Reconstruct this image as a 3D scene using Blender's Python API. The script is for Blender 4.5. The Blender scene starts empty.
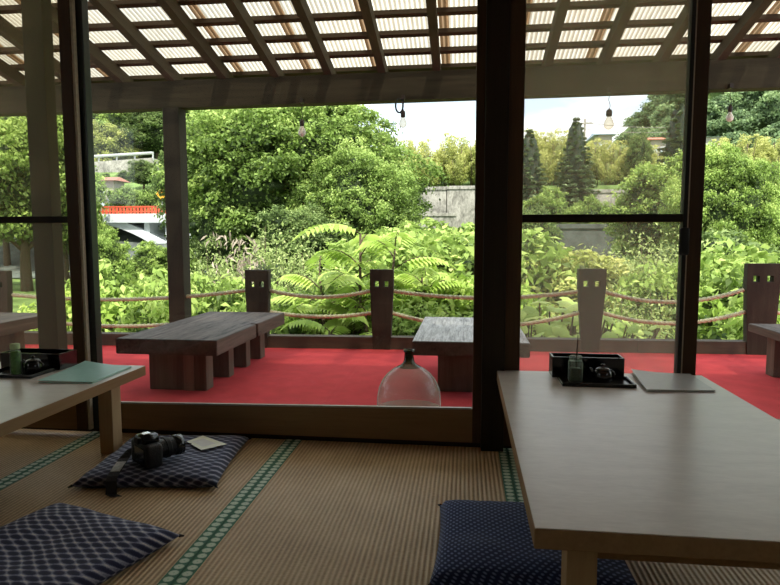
import bpy, bmesh, math, random
import numpy as np
from mathutils import Vector, Matrix, noise

random.seed(7)
rng = np.random.default_rng(11)
scene = bpy.context.scene
COL = scene.collection
PI = math.pi

# ------------------------------------------------------------------ camera
H = 0.865
FPX = 610.0
PITCH = math.radians(5.1)
YAW = math.radians(7.0)
cam_d = bpy.data.cameras.new('Camera')
cam_d.sensor_width = 36.0
cam_d.lens = 36.0 * FPX / 780.0
cam_d.clip_start = 0.02
cam_d.clip_end = 600
cam = bpy.data.objects.new('Camera', cam_d)
COL.objects.link(cam)
cam.location = (0, 0, H)
cam.rotation_euler = (PI / 2 - PITCH, 0, YAW)
scene.camera = cam

_f = Vector((-math.sin(YAW) * math.cos(PITCH), math.cos(YAW) * math.cos(PITCH), -math.sin(PITCH)))
_r = Vector((math.cos(YAW), math.sin(YAW), 0))
_u = _r.cross(_f)


def at(px, py, Y):
    """point of the real place seen at photo pixel (px,py), at distance Y"""
    d = _f * FPX + _r * (px - 390) + _u * (292.5 - py)
    t = Y / d.y
    return Vector((0, 0, H)) + d * t


# ------------------------------------------------------------------ helpers
ORG = {}


def tag(o, label=None, cat=None, group=None, kind=None):
    if label: o['label'] = label
    if cat: o['category'] = cat
    if group: o['group'] = group
    if kind: o['kind'] = kind
    return o


def thing(name, label, cat, loc=(0, 0, 0), rz=0.0, group=None):
    o = bpy.data.objects.new(name, None)
    COL.objects.link(o)
    o.empty_display_size = 0.1
    o.location = loc
    o.rotation_euler = (0, 0, rz)
    ORG[o.name] = Vector(loc)
    return tag(o, label, cat, group)


def finish(bm, smooth):
    bmesh.ops.recalc_face_normals(bm, faces=bm.faces[:])
    if smooth:
        for f in bm.faces: f.smooth = True


def obj(name, bm, mat, parent=None, origin=None, smooth=False, local=False):
    """bmesh (in world coordinates unless local) -> one linked mesh object"""
    finish(bm, smooth)
    if parent is not None:
        org = ORG.get(parent.name, Vector((0, 0, 0)))
    else:
        org = Vector(origin) if origin is not None else Vector((0, 0, 0))
    if not local and org.length > 0:
        bmesh.ops.translate(bm, verts=bm.verts[:], vec=-org)
    me = bpy.data.meshes.new(name)
    bm.to_mesh(me)
    bm.free()
    if mat is not None:
        for m in (mat if isinstance(mat, (list, tuple)) else [mat]): me.materials.append(m)
    o = bpy.data.objects.new(name, me)
    COL.objects.link(o)
    if parent is not None:
        o.parent = parent
    else:
        o.location = org
    ORG[o.name] = org
    return o


def struct(name, bm, mat, parent=None, smooth=False):
    o = obj(name, bm, mat, parent, smooth=smooth)
    if parent is None: o['kind'] = 'structure'
    return o


def copy_tree(o, parent=None):
    c = o.copy()
    COL.objects.link(c)
    if parent is not None:
        c.parent = parent
    for ch in list(o.children):
        copy_tree(ch, c)
    return c


def nb(): return bmesh.new()


def box(bm, x0, x1, y0, y1, z0, z1, bev=0.0, seg=2):
    r = bmesh.ops.create_cube(bm, size=1.0)
    vs = r['verts']
    for v in vs:
        v.co = Vector((x0 + (v.co.x + .5) * (x1 - x0), y0 + (v.co.y + .5) * (y1 - y0), z0 + (v.co.z + .5) * (z1 - z0)))
    if bev > 0:
        es = list({e for v in vs for e in v.link_edges})
        bmesh.ops.bevel(bm, geom=es, offset=bev, segments=seg, affect='EDGES', profile=0.6)
    return vs


def bx(x0, x1, y0, y1, z0, z1, bev=0.0):
    bm = nb()
    box(bm, x0, x1, y0, y1, z0, z1, bev)
    return bm


def lathe(bm, prof, cx=0, cy=0, cz=0, seg=32, mat=None, cap=True):
    """profile list of (r,z)"""
    rings = []
    for r, z in prof:
        if r <= 1e-6:
            rings.append([bm.verts.new((cx, cy, cz + z))])
        else:
            rings.append([bm.verts.new((cx + r * math.cos(2 * PI * i / seg), cy + r * math.sin(2 * PI * i / seg), cz + z)) for i in range(seg)])
    for a, b in zip(rings[:-1], rings[1:]):
        for i in range(seg):
            j = (i + 1) % seg
            if len(a) == 1 and len(b) == 1: continue
            if len(a) == 1: bm.faces.new((a[0], b[i], b[j]))
            elif len(b) == 1: bm.faces.new((a[i], a[j], b[0]))
            else: bm.faces.new((a[i], a[j], b[j], b[i]))
    if cap:
        if len(rings[0]) > 1: bm.faces.new(rings[0][::-1])
        if len(rings[-1]) > 1: bm.faces.new(rings[-1])
    return [v for r in rings for v in r]


def tube(bm, pts, rad, seg=8, lobes=0, twist=0.0, amp=0.0):
    """sweep along points; rad scalar or list; lobed, twisted section for rope"""
    pts = [Vector(p) for p in pts]
    n = len(pts)
    rads = rad if isinstance(rad, (list, tuple)) else [rad] * n
    rings = []
    prev = None
    L = 0.0
    for i, p in enumerate(pts):
        t = (pts[min(i + 1, n - 1)] - pts[max(i - 1, 0)]).normalized()
        if prev is None:
            a = Vector((0, 0, 1)) if abs(t.z) < .9 else Vector((1, 0, 0))
            u = t.cross(a).normalized()
        else:
            u = (prev - t * prev.dot(t)).normalized()
        prev = u
        w = t.cross(u)
        if i: L += (p - pts[i - 1]).length
        ring = []
        for k in range(seg):
            th = 2 * PI * k / seg
            r = rads[i]
            if lobes: r *= 1 + amp * math.cos(lobes * (th - twist * L))
            ring.append(bm.verts.new(p + (u * math.cos(th) + w * math.sin(th)) * r))
        rings.append(ring)
    for a, b in zip(rings[:-1], rings[1:]):
        for k in range(seg):
            j = (k + 1) % seg
            bm.faces.new((a[k], a[j], b[j], b[k]))
    bm.faces.new(rings[0][::-1])
    bm.faces.new(rings[-1])


def prism(bm, poly, y0, y1):
    """polygon in XZ extruded along Y"""
    a = [bm.verts.new((x, y0, z)) for x, z in poly]
    b = [bm.verts.new((x, y1, z)) for x, z in poly]
    n = len(poly)
    bm.faces.new(a)
    bm.faces.new(b[::-1])
    for i in range(n):
        j = (i + 1) % n
        bm.faces.new((a[j], a[i], b[i], b[j]))


# ------------------------------------------------------------------ materials
def new_mat(name):
    m = bpy.data.materials.new(name)
    m.use_nodes = True
    nt = m.node_tree
    nt.nodes.clear()
    out = nt.nodes.new('ShaderNodeOutputMaterial')
    return m, nt, out


def N(nt, t, **kw):
    n = nt.nodes.new(t)
    for k, v in kw.items():
        if k.startswith('in_'):
            key = k[3:]
            n.inputs[int(key) if key.isdigit() else key.replace('_', ' ')].default_value = v
        else:
            setattr(n, k, v)
    return n


def L(nt, a, b): nt.links.new(a, b)


def c4(c): return (c[0], c[1], c[2], 1.0)


def srgb(r, g, b):
    f = lambda v: (v / 255 / 12.92) if v / 255 <= .04045 else ((v / 255 + .055) / 1.055) ** 2.4
    return (f(r), f(g), f(b))


def plain(name, col, rough=.5, metal=0.0, spec=.5, noise_amt=.12, nscale=25, bump=0.0):
    m, nt, out = new_mat(name)
    p = N(nt, 'ShaderNodeBsdfPrincipled')
    p.inputs['Roughness'].default_value = rough
    p.inputs['Metallic'].default_value = metal
    p.inputs['Specular IOR Level'].default_value = spec
    tc = N(nt, 'ShaderNodeTexCoord')
    no = N(nt, 'ShaderNodeTexNoise')
    no.inputs['Scale'].default_value = nscale
    no.inputs['Detail'].default_value = 5
    L(nt, tc.outputs['Object'], no.inputs['Vector'])
    rp = N(nt, 'ShaderNodeValToRGB')
    a = [max(0, x * (1 - noise_amt)) for x in col]
    b = [min(1, x * (1 + noise_amt)) for x in col]
    rp.color_ramp.elements[0].position = .3
    rp.color_ramp.elements[1].position = .7
    rp.color_ramp.elements[0].color = c4(a)
    rp.color_ramp.elements[1].color = c4(b)
    L(nt, no.outputs['Fac'], rp.inputs['Fac'])
    L(nt, rp.outputs['Color'], p.inputs['Base Color'])
    if bump:
        bp = N(nt, 'ShaderNodeBump')
        bp.inputs['Strength'].default_value = bump
        bp.inputs['Distance'].default_value = .01
        L(nt, no.outputs['Fac'], bp.inputs['Height'])
        L(nt, bp.outputs['Normal'], p.inputs['Normal'])
    L(nt, p.outputs['BSDF'], out.inputs['Surface'])
    return m


def wood(name, c1, c2, axis='Y', scale=18, rough=.6, spec=.3, bump=.25, stretch=.06, lo=.3, hi=.7):
    m, nt, out = new_mat(name)
    p = N(nt, 'ShaderNodeBsdfPrincipled')
    p.inputs['Roughness'].default_value = rough
    p.inputs['Specular IOR Level'].default_value = spec
    tc = N(nt, 'ShaderNodeTexCoord')
    mp = N(nt, 'ShaderNodeMapping')
    sc = [1, 1, 1]
    sc['XYZ'.index(axis)] = stretch
    mp.inputs['Scale'].default_value = sc
    L(nt, tc.outputs['Object'], mp.inputs['Vector'])
    no = N(nt, 'ShaderNodeTexNoise')
    no.inputs['Scale'].default_value = scale
    no.inputs['Detail'].default_value = 8
    no.inputs['Roughness'].default_value = .65
    no.inputs['Distortion'].default_value = .6
    L(nt, mp.outputs['Vector'], no.inputs['Vector'])
    n2 = N(nt, 'ShaderNodeTexNoise')
    n2.inputs['Scale'].default_value = scale * 5
    n2.inputs['Detail'].default_value = 4
    L(nt, mp.outputs['Vector'], n2.inputs['Vector'])
    mx = N(nt, 'ShaderNodeMath', operation='MULTIPLY_ADD')
    mx.inputs[1].default_value = .35
    L(nt, n2.outputs['Fac'], mx.inputs[0])
    ms = N(nt, 'ShaderNodeMath', operation='MULTIPLY')
    ms.inputs[1].default_value = .65
    L(nt, no.outputs['Fac'], ms.inputs[0])
    L(nt, ms.outputs[0], mx.inputs[2])
    rp = N(nt, 'ShaderNodeValToRGB')
    rp.color_ramp.elements[0].position = lo
    rp.color_ramp.elements[1].position = hi
    rp.color_ramp.elements[0].color = c4(c1)
    rp.color_ramp.elements[1].color = c4(c2)
    L(nt, mx.outputs[0], rp.inputs['Fac'])
    L(nt, rp.outputs['Color'], p.inputs['Base Color'])
    bp = N(nt, 'ShaderNodeBump')
    bp.inputs['Strength'].default_value = bump
    bp.inputs['Distance'].default_value = .004
    L(nt, mx.outputs[0], bp.inputs['Height'])
    L(nt, bp.outputs['Normal'], p.inputs['Normal'])
    L(nt, p.outputs['BSDF'], out.inputs['Surface'])
    return m


def mathn(nt, op, a, b=None, c=None):
    n = N(nt, 'ShaderNodeMath', operation=op)
    for i, v in enumerate((a, b, c)):
        if v is None: continue
        if isinstance(v, (int, float)): n.inputs[i].default_value = v
        else: L(nt, v, n.inputs[i])
    return n.outputs[0]


def dot_field(nt, sx, sy, ox=0.0, oy=0.0, ax=1.0, ay=1.0, stagger=True):
    """distance to the nearest point of a staggered lattice (units: lattice cells)"""
    tc = N(nt, 'ShaderNodeTexCoord')
    sp = N(nt, 'ShaderNodeSeparateXYZ')
    L(nt, tc.outputs['Object'], sp.inputs[0])

    wx = mathn(nt, 'ADD', sp.outputs[0], sp.outputs[2]) if stagger else sp.outputs[0]
    wy = mathn(nt, 'ADD', sp.outputs[1], sp.outputs[2]) if stagger else sp.outputs[1]

    def one(dx, dy):
        u = mathn(nt, 'MULTIPLY', wx, 1.0 / sx)
        v = mathn(nt, 'MULTIPLY', wy, 1.0 / sy)
        u = mathn(nt, 'ADD', u, dx + ox + 100)
        v = mathn(nt, 'ADD', v, dy + oy + 100)
        u = mathn(nt, 'SUBTRACT', mathn(nt, 'FRACT', u), .5)
        v = mathn(nt, 'SUBTRACT', mathn(nt, 'FRACT', v), .5)
        u = mathn(nt, 'MULTIPLY', u, ax)
        v = mathn(nt, 'MULTIPLY', v, ay)
        return mathn(nt, 'SQRT', mathn(nt, 'ADD', mathn(nt, 'MULTIPLY', u, u), mathn(nt, 'MULTIPLY', v, v)))
    a = one(0, 0)
    if not stagger: return a
    b = one(.5, .5)
    return mathn(nt, 'MINIMUM', a, b)


def dotted(name, sx, sy, stops, rough=.9, ax=1.0, ay=1.0, fray=.10, stagger=True):
    m, nt, out = new_mat(name)
    d = dot_field(nt, sx, sy, ox=0 if stagger else .5, ax=ax, ay=ay, stagger=stagger)
    tc = N(nt, 'ShaderNodeTexCoord')
    no = N(nt, 'ShaderNodeTexNoise')
    no.inputs['Scale'].default_value = 260
    no.inputs['Detail'].default_value = 2
    L(nt, tc.outputs['Object'], no.inputs['Vector'])
    d = mathn(nt, 'ADD', d, mathn(nt, 'MULTIPLY', mathn(nt, 'SUBTRACT', no.outputs['Fac'], .5), fray * 2))
    rp = N(nt, 'ShaderNodeValToRGB')
    el = rp.color_ramp.elements
    while len(el) < len(stops): el.new(.5)
    for e, (pos, col) in zip(el, stops):
        e.position = pos
        e.color = c4(col)
    L(nt, d, rp.inputs['Fac'])
    p = N(nt, 'ShaderNodeBsdfPrincipled')
    p.inputs['Roughness'].default_value = rough
    p.inputs['Specular IOR Level'].default_value = .15
    p.inputs['Sheen Weight'].default_value = .15
    L(nt, rp.outputs['Color'], p.inputs['Base Color'])
    bp = N(nt, 'ShaderNodeBump')
    bp.inputs['Strength'].default_value = .3
    bp.inputs['Distance'].default_value = .002
    L(nt, no.outputs['Fac'], bp.inputs['Height'])
    L(nt, bp.outputs['Normal'], p.inputs['Normal'])
    L(nt, p.outputs['BSDF'], out.inputs['Surface'])
    return m


def tatami_mat_material():
    m, nt, out = new_mat('tatami_rush')
    geo = N(nt, 'ShaderNodeTexCoord')
    sp = N(nt, 'ShaderNodeSeparateXYZ')
    L(nt, geo.outputs['Object'], sp.inputs[0])
    u = mathn(nt, 'MULTIPLY', sp.outputs[0], 1 / .0150)
    s = mathn(nt, 'SINE', mathn(nt, 'MULTIPLY', u, 2 * PI))          # ribs along the mat
    fine = N(nt, 'ShaderNodeTexNoise')
    mp = N(nt, 'ShaderNodeMapping')
    mp.inputs['Scale'].default_value = (60, 300, 1)
    L(nt, geo.outputs['Object'], mp.inputs['Vector'])
    L(nt, mp.outputs['Vector'], fine.inputs['Vector'])
    fine.inputs['Scale'].default_value = 1.0
    fine.inputs['Detail'].default_value = 3
    big = N(nt, 'ShaderNodeTexNoise')
    big.inputs['Scale'].default_value = 5
    big.inputs['Detail'].default_value = 6
    L(nt, geo.outputs['Object'], big.inputs['Vector'])
    f = mathn(nt, 'MULTIPLY_ADD', s, .17, .55)
    f = mathn(nt, 'ADD', f, mathn(nt, 'MULTIPLY', mathn(nt, 'SUBTRACT', fine.outputs['Fac'], .5), .55))
    f = mathn(nt, 'ADD', f, mathn(nt, 'MULTIPLY', mathn(nt, 'SUBTRACT', big.outputs['Fac'], .5), .5))
    rp = N(nt, 'ShaderNodeValToRGB')
    el = rp.color_ramp.elements
    el.new(.5)
    for e, (pos, col) in zip(el, [(.1, (.20, .125, .055)), (.5, (.58, .41, .22)), (.9, (.84, .66, .41))]):
        e.position = pos
        e.color = c4(col)
    L(nt, f, rp.inputs['Fac'])
    p = N(nt, 'ShaderNodeBsdfPrincipled')
    p.inputs['Roughness'].default_value = .55
    p.inputs['Specular IOR Level'].default_value = .3
    L(nt, rp.outputs['Color'], p.inputs['Base Color'])
    bp = N(nt, 'ShaderNodeBump')
    bp.inputs['Strength'].default_value = .5
    bp.inputs['Distance'].default_value = .003
    L(nt, s, bp.inputs['Height'])
    L(nt, bp.outputs['Normal'], p.inputs['Normal'])
    L(nt, p.outputs['BSDF'], out.inputs['Surface'])
    return m


def glass_pane(name, tint=(.96, .98, .97), refl=.10, haze=0.0, haze_col=(.6, .6, .55)):
    m, nt, out = new_mat(name)
    tr = N(nt, 'ShaderNodeBsdfTransparent')
    tr.inputs['Color'].default_value = c4(tint)
    gl = N(nt, 'ShaderNodeBsdfGlossy')
    gl.inputs['Roughness'].default_value = .01
    lw = N(nt, 'ShaderNodeLayerWeight')
    lw.inputs['Blend'].default_value = .5
    fac = mathn(nt, 'MULTIPLY_ADD', mathn(nt, 'POWER', lw.outputs['Facing'], 4.0), .6 if refl > 0 else 0.0, refl * .5)
    mx = N(nt, 'ShaderNodeMixShader')
    L(nt, fac, mx.inputs[0])
    L(nt, tr.outputs[0], mx.inputs[1])
    L(nt, gl.outputs[0], mx.inputs[2])
    if haze > 0:
        df = N(nt, 'ShaderNodeBsdfDiffuse')
        df.inputs['Color'].default_value = c4(haze_col)
        tl = N(nt, 'ShaderNodeBsdfTranslucent')
        tl.inputs['Color'].default_value = c4(haze_col)
        ad = N(nt, 'ShaderNodeMixShader', in_0=.5)
        L(nt, df.outputs[0], ad.inputs[1])
        L(nt, tl.outputs[0], ad.inputs[2])
        m2 = N(nt, 'ShaderNodeMixShader', in_0=haze)
        L(nt, mx.outputs[0], m2.inputs[1])
        L(nt, ad.outputs[0], m2.inputs[2])
        L(nt, m2.outputs[0], out.inputs['Surface'])
    else:
        L(nt, mx.outputs[0], out.inputs['Surface'])
    return m


def hollow_glass(name, tint, edge, refl_ior=1.45, haze=0.0, hcol=(.7, .8, .7)):
    """thin glass wall: clear face on, tinted and reflecting towards the rim"""
    m, nt, out = new_mat(name)
    lw = N(nt, 'ShaderNodeLayerWeight')
    lw.inputs['Blend'].default_value = .35
    rp = N(nt, 'ShaderNodeValToRGB')
    rp.color_ramp.elements[0].color = c4(tint)
    rp.color_ramp.elements[1].color = c4(edge)
    L(nt, lw.outputs['Facing'], rp.inputs['Fac'])
    tr = N(nt, 'ShaderNodeBsdfTransparent')
    L(nt, rp.outputs['Color'], tr.inputs['Color'])
    gl = N(nt, 'ShaderNodeBsdfGlossy')
    gl.inputs['Roughness'].default_value = .03
    fac = mathn(nt, 'MULTIPLY_ADD', mathn(nt, 'POWER', lw.outputs['Facing'], 3.0), .55, .03)
    mx = N(nt, 'ShaderNodeMixShader')
    L(nt, fac, mx.inputs[0])
    L(nt, tr.outputs[0], mx.inputs[1])
    L(nt, gl.outputs[0], mx.inputs[2])
    if haze:
        d1_ = N(nt, 'ShaderNodeBsdfDiffuse'); d1_.inputs['Color'].default_value = c4(hcol)
        d2_ = N(nt, 'ShaderNodeBsdfTranslucent'); d2_.inputs['Color'].default_value = c4(hcol)
        a_ = N(nt, 'ShaderNodeMixShader', in_0=.5)
        L(nt, d1_.outputs[0], a_.inputs[1]); L(nt, d2_.outputs[0], a_.inputs[2])
        m2 = N(nt, 'ShaderNodeMixShader')
        L(nt, mathn(nt, 'MULTIPLY_ADD', mathn(nt, 'POWER', lw.outputs['Facing'], 2.5), .45, haze), m2.inputs[0])  # pale diffuse rim painted in for bright edge highlights
        L(nt, mx.outputs[0], m2.inputs[1]); L(nt, a_.outputs[0], m2.inputs[2])
        mx = m2
    L(nt, mx.outputs[0], out.inputs['Surface'])
    return m


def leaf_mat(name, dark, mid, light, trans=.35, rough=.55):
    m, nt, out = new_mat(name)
    at_ = N(nt, 'ShaderNodeAttribute', attribute_name='shade')  # per-leaf tone with light painted in: paler tops and tips, darker insides
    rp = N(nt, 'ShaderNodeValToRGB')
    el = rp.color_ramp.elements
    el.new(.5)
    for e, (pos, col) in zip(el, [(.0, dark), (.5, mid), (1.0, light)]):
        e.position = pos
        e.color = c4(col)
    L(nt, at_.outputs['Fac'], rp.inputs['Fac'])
    p = N(nt, 'ShaderNodeBsdfPrincipled')
    p.inputs['Roughness'].default_value = rough
    p.inputs['Specular IOR Level'].default_value = .25
    L(nt, rp.outputs['Color'], p.inputs['Base Color'])
    tl = N(nt, 'ShaderNodeBsdfTranslucent')
    L(nt, rp.outputs['Color'], tl.inputs['Color'])
    mx = N(nt, 'ShaderNodeMixShader', in_0=trans)
    L(nt, p.outputs[0], mx.inputs[1])
    L(nt, tl.outputs[0], mx.inputs[2])
    L(nt, mx.outputs[0], out.inputs['Surface'])
    return m


def sheet_mat():
    m, nt, out = new_mat('corrugated_plastic')
    tc = N(nt, 'ShaderNodeTexCoord')
    sp = N(nt, 'ShaderNodeSeparateXYZ')
    L(nt, tc.outputs['Object'], sp.inputs[0])
    ed = mathn(nt, 'ABSOLUTE', sp.outputs[0])
    no = N(nt, 'ShaderNodeTexNoise')
    mp = N(nt, 'ShaderNodeMapping')
    mp.inputs['Scale'].default_value = (9, 1.2, 1)
    L(nt, tc.outputs['Object'], mp.inputs['Vector'])
    L(nt, mp.outputs['Vector'], no.inputs['Vector'])
    no.inputs['Detail'].default_value = 6
    ed = mathn(nt, 'ADD', ed, mathn(nt, 'MULTIPLY', mathn(nt, 'SUBTRACT', no.outputs['Fac'], .5), .03))
    rp = N(nt, 'ShaderNodeValToRGB')
    rp.color_ramp.elements[0].position = .255
    rp.color_ramp.elements[1].position = .285
    rp.color_ramp.elements[0].color = c4((.76, .71, .62))
    rp.color_ramp.elements[1].color = c4((.42, .28, .18))
    L(nt, ed, rp.inputs['Fac'])
    g2 = N(nt, 'ShaderNodeValToRGB')
    g2.color_ramp.elements[0].position = .3
    g2.color_ramp.elements[1].position = .65
    g2.color_ramp.elements[0].color = c4((.80, .76, .70))
    g2.color_ramp.elements[1].color = c4((1, 1, 1))
    L(nt, no.outputs['Fac'], g2.inputs['Fac'])
    mc = N(nt, 'ShaderNodeMix', data_type='RGBA', blend_type='MULTIPLY')
    mc.inputs[0].default_value = 1
    L(nt, rp.outputs['Color'], mc.inputs[6])
    L(nt, g2.outputs['Color'], mc.inputs[7])
    # each corrugation: relief shading painted in, troughs darker than crests
    cs = mathn(nt, 'SINE', mathn(nt, 'MULTIPLY', sp.outputs[0], 2 * PI / .032))
    cr = N(nt, 'ShaderNodeValToRGB')
    cr.color_ramp.elements[0].color = c4((.52, .48, .42))
    cr.color_ramp.elements[1].color = c4((1, 1, 1))
    L(nt, mathn(nt, 'MULTIPLY_ADD', cs, .5, .5), cr.inputs['Fac'])
    md = N(nt, 'ShaderNodeMix', data_type='RGBA', blend_type='MULTIPLY')
    md.inputs[0].default_value = 1
    L(nt, mc.outputs[2], md.inputs[6])
    L(nt, cr.outputs['Color'], md.inputs[7])
    tl = N(nt, 'ShaderNodeBsdfTranslucent')
    df = N(nt, 'ShaderNodeBsdfDiffuse')
    tr = N(nt, 'ShaderNodeBsdfTransparent')
    for n in (tl, df, tr): L(nt, md.outputs[2], n.inputs['Color'])
    a = N(nt, 'ShaderNodeMixShader', in_0=.15)
    L(nt, tl.outputs[0], a.inputs[1])
    L(nt, df.outputs[0], a.inputs[2])
    b = N(nt, 'ShaderNodeMixShader', in_0=.26)
    L(nt, a.outputs[0], b.inputs[1])
    L(nt, tr.outputs[0], b.inputs[2])
    L(nt, b.outputs[0], out.inputs['Surface'])
    return m


M = {}
M['tatami'] = tatami_mat_material()
M['heri'] = dotted('green_brocade', .034, .030, [(0, srgb(150, 190, 160)), (.10, srgb(214, 228, 206)), (.27, srgb(196, 216, 192)), (.34, srgb(66, 122, 92)), (1, srgb(54, 106, 80))], ax=.8, ay=.75, fray=.04, rough=.7, stagger=False)
M['subfloor'] = plain('subfloor', (.1, .07, .05), .8)
M['plaster'] = plain('plaster_wall', (.62, .56, .46), .9, nscale=40, bump=.2)
M['ceil'] = wood('ceiling_boards', (.45, .33, .21), (.58, .44, .29), 'Y', 6)
M['dark_wood'] = wood('dark_stained_wood', (.012, .008, .005), (.034, .022, .013), 'Z', 14, .5, .3)
M['rail_wood'] = wood('sash_wood', (.20, .125, .06), (.30, .19, .095), 'X', 20, .5, .3)
M['stile_wood'] = wood('stile_wood', (.055, .03, .015), (.10, .056, .028), 'Z', 20, .5, .3)
M['alu'] = plain('aluminium', (.42, .40, .36), .4, .6, nscale=60)
M['alu_dark'] = plain('dark_aluminium', (.035, .042, .042), .4, .3, nscale=60)
M['strip'] = plain('pale_edge_strip', (.60, .52, .40), .5, nscale=60)
M['rubber'] = plain('black_rubber', (.008, .008, .008), .6)
M['glass'] = glass_pane('window_glass', refl=.035)
M['glass_haze'] = glass_pane('dusty_window_glass', refl=.05, haze=.05)
M['net'] = glass_pane('insect_net', tint=(.95, .95, .93), refl=.0, haze=.14, haze_col=(.80, .80, .66))
M['net_dark'] = glass_pane('fine_dark_net', tint=(.88, .88, .82), refl=.0, haze=.055, haze_col=(.70, .66, .50))
M['carpet'] = plain('red_felt', (.66, .075, .085), .95, spec=.1, nscale=9, noise_amt=.10, bump=.1)
M['deck'] = wood('deck_boards', (.12, .08, .05), (.2, .14, .09), 'X', 10)
M['kerb'] = wood('weathered_kerb', (.07, .058, .042), (.125, .105, .078), 'X', 16, .75, .2, .4)
M['post'] = wood('weathered_post', (.028, .023, .017), (.062, .051, .038), 'Z', 18, .75, .2, .12)
M['beam'] = wood('weathered_beam', (.026, .022, .013), (.080, .066, .042), 'X', 9, .8, .2, .5)
M['rafter'] = wood('rafter_wood', (.048, .039, .025), (.105, .085, .055), 'Y', 12, .8, .2, .4)
M['batten'] = wood('batten_wood', (.055, .040, .028), (.115, .085, .06), 'X', 12, .8, .2, .4)
M['pole'] = wood('porch_pole', (.026, .023, .016), (.056, .048, .034), 'Z', 12, .8, .2, .4)
M['pole_olive'] = wood('olive_pole', (.034, .029, .017), (.055, .047, .028), 'Z', 12, .8, .2, .3)
M['sheet'] = sheet_mat()
M['bench_top'] = wood('worn_bench_top', (.03, .023, .021), (.24, .20, .185), 'Y', 22, .62, .25, .6, .09, .38, .64)
M['bench_grey'] = wood('silver_worn_bench', (.07, .07, .07), (.60, .60, .62), 'Y', 60, .5, .4, .8, .07, .36, .58)
M['bench_side'] = wood('bench_edge_wood', (.05, .037, .03), (.17, .13, .105), 'Y', 18, .65, .3, .5)
M['pale_board'] = wood('pale_board', (.16, .115, .085), (.30, .22, .165), 'Z', 12, .65, .3, .4)
M['bench_leg'] = wood('bench_leg_wood', (.065, .05, .036), (.19, .15, .11), 'Z', 12, .65, .3, .4)
M['laminate'] = wood('pale_laminate', (.62, .57, .51), (.80, .75, .68), 'X', 22, .30, .6, .05, .3)
M['table_edge'] = wood('oak_edge', (.27, .165, .08), (.40, .26, .135), 'Y', 22, .5, .3, .1)
M['table_leg'] = wood('oak_leg', (.38, .25, .13), (.54, .38, .21), 'Z', 22, .5, .3, .1)
M['lacquer'] = plain('black_lacquer', (.006, .005, .005), .14, spec=.6, nscale=8)
M['lacquer_tray'] = plain('black_tray', (.008, .006, .006), .25, spec=.5, nscale=8)
M['pot'] = plain('black_ceramic', (.008, .007, .007), .12, spec=.7, nscale=12)
M['steel'] = plain('bright_steel', (.75, .74, .72), .25, 1.0)
M['teal'] = plain('teal_cover', srgb(168, 216, 208), .42, nscale=60, noise_amt=.05)
M['grey_cover'] = plain('grey_cover', (.46, .45, .43), .35, nscale=60, noise_amt=.06)
M['paper'] = plain('paper', (.80, .80, .74), .8, nscale=50, noise_amt=.04)
M['stick'] = plain('dark_stick', (.03, .024, .016), .5)
M['spice'] = plain('green_contents', (.10, .26, .06), .7, nscale=90, noise_amt=.4)
M['spice_dark'] = plain('dark_contents', (.035, .05, .02), .7, nscale=90, noise_amt=.4)
M['cap_green'] = plain('pale_green_cap', (.50, .66, .36), .5)
M['jar_glass'] = hollow_glass('jar_glass', (.90, .94, .90), (.55, .64, .55), 1.45, .12)
M['demijohn'] = hollow_glass('demijohn_glass', (.90, .95, .91), (.62, .72, .65), 1.5, .11, (.80, .86, .80))
M['neck_glass'] = hollow_glass('neck_glass', (.26, .42, .28), (.05, .12, .07), 1.5)
M['base_glass'] = hollow_glass('base_glass', (.74, .85, .76), (.52, .62, .54), 1.6, .32, (.85, .92, .82))
M['cam_body'] = plain('camera_body', (.010, .010, .011), .45, spec=.5, nscale=220, noise_amt=.4, bump=.35)
M['cam_gloss'] = plain('camera_gloss', (.012, .012, .013), .16, spec=.6)
M['lens_glass'] = plain('lens_glass', (.01, .012, .02), .05, spec=.9)
M['strap'] = plain('strap_web', (.02, .02, .022), .8, nscale=150, noise_amt=.3, bump=.3)
M['strap_label'] = plain('strap_patch', (.55, .55, .53), .7, nscale=90, noise_amt=.25)
M['leaflet'] = plain('leaflet_print', (.92, .94, .70), .38, nscale=22, noise_amt=.14)
M['rope'] = plain('hemp_rope', (.66, .64, .44), .9, spec=.1, nscale=120, noise_amt=.35, bump=.4)
M['cord'] = plain('black_cord', (.015, .013, .012), .6)
M['socket'] = plain('lamp_socket', (.035, .022, .018), .5)
M['bulb'] = hollow_glass('bulb_glass', (.84, .80, .72), (.62, .56, .48), 1.6)
M['bulb_frost'] = plain('frosted_bulb', (.86, .80, .74), .4)
KA = srgb(30, 34, 52)
M['zabuton'] = dotted('navy_kasuri', .052, .036, [(0, srgb(40, 44, 64)), (.25, srgb(64, 69, 94)), (.35, srgb(140, 146, 170)), (.46, srgb(196, 198, 208)), (1, srgb(170, 174, 190))], ax=.95, ay=.9, fray=.06)
M['zabuton_fine'] = dotted('navy_kasuri_fine', .060, .030, [(0, srgb(32, 36, 60)), (.24, srgb(54, 58, 88)), (.34, srgb(150, 154, 178)), (.46, srgb(230, 226, 220)), (1, srgb(180, 184, 200))], ax=.95, ay=.9, fray=.07)
M['zabuton_dot'] = dotted('indigo_dots', .0215, .0215, [(0, srgb(150, 166, 206)), (.14, srgb(118, 136, 184)), (.25, srgb(42, 54, 92)), (1, srgb(32, 42, 78))], fray=.05)
M['trunk'] = wood('tree_bark', (.05, .035, .022), (.13, .095, .065), 'Z', 8, .9, .1, .5)
M['soil'] = plain('meadow_ground', (.13, .19, .06), .95, spec=.05, nscale=.9, noise_amt=.5)
M['bank'] = plain('gravel_path', (.52, .47, .38), .95, spec=.05, nscale=4, noise_amt=.2)
M['water'] = plain('river_water', (.32, .37, .34), .08, spec=.6, nscale=.6, noise_amt=.2)
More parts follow.
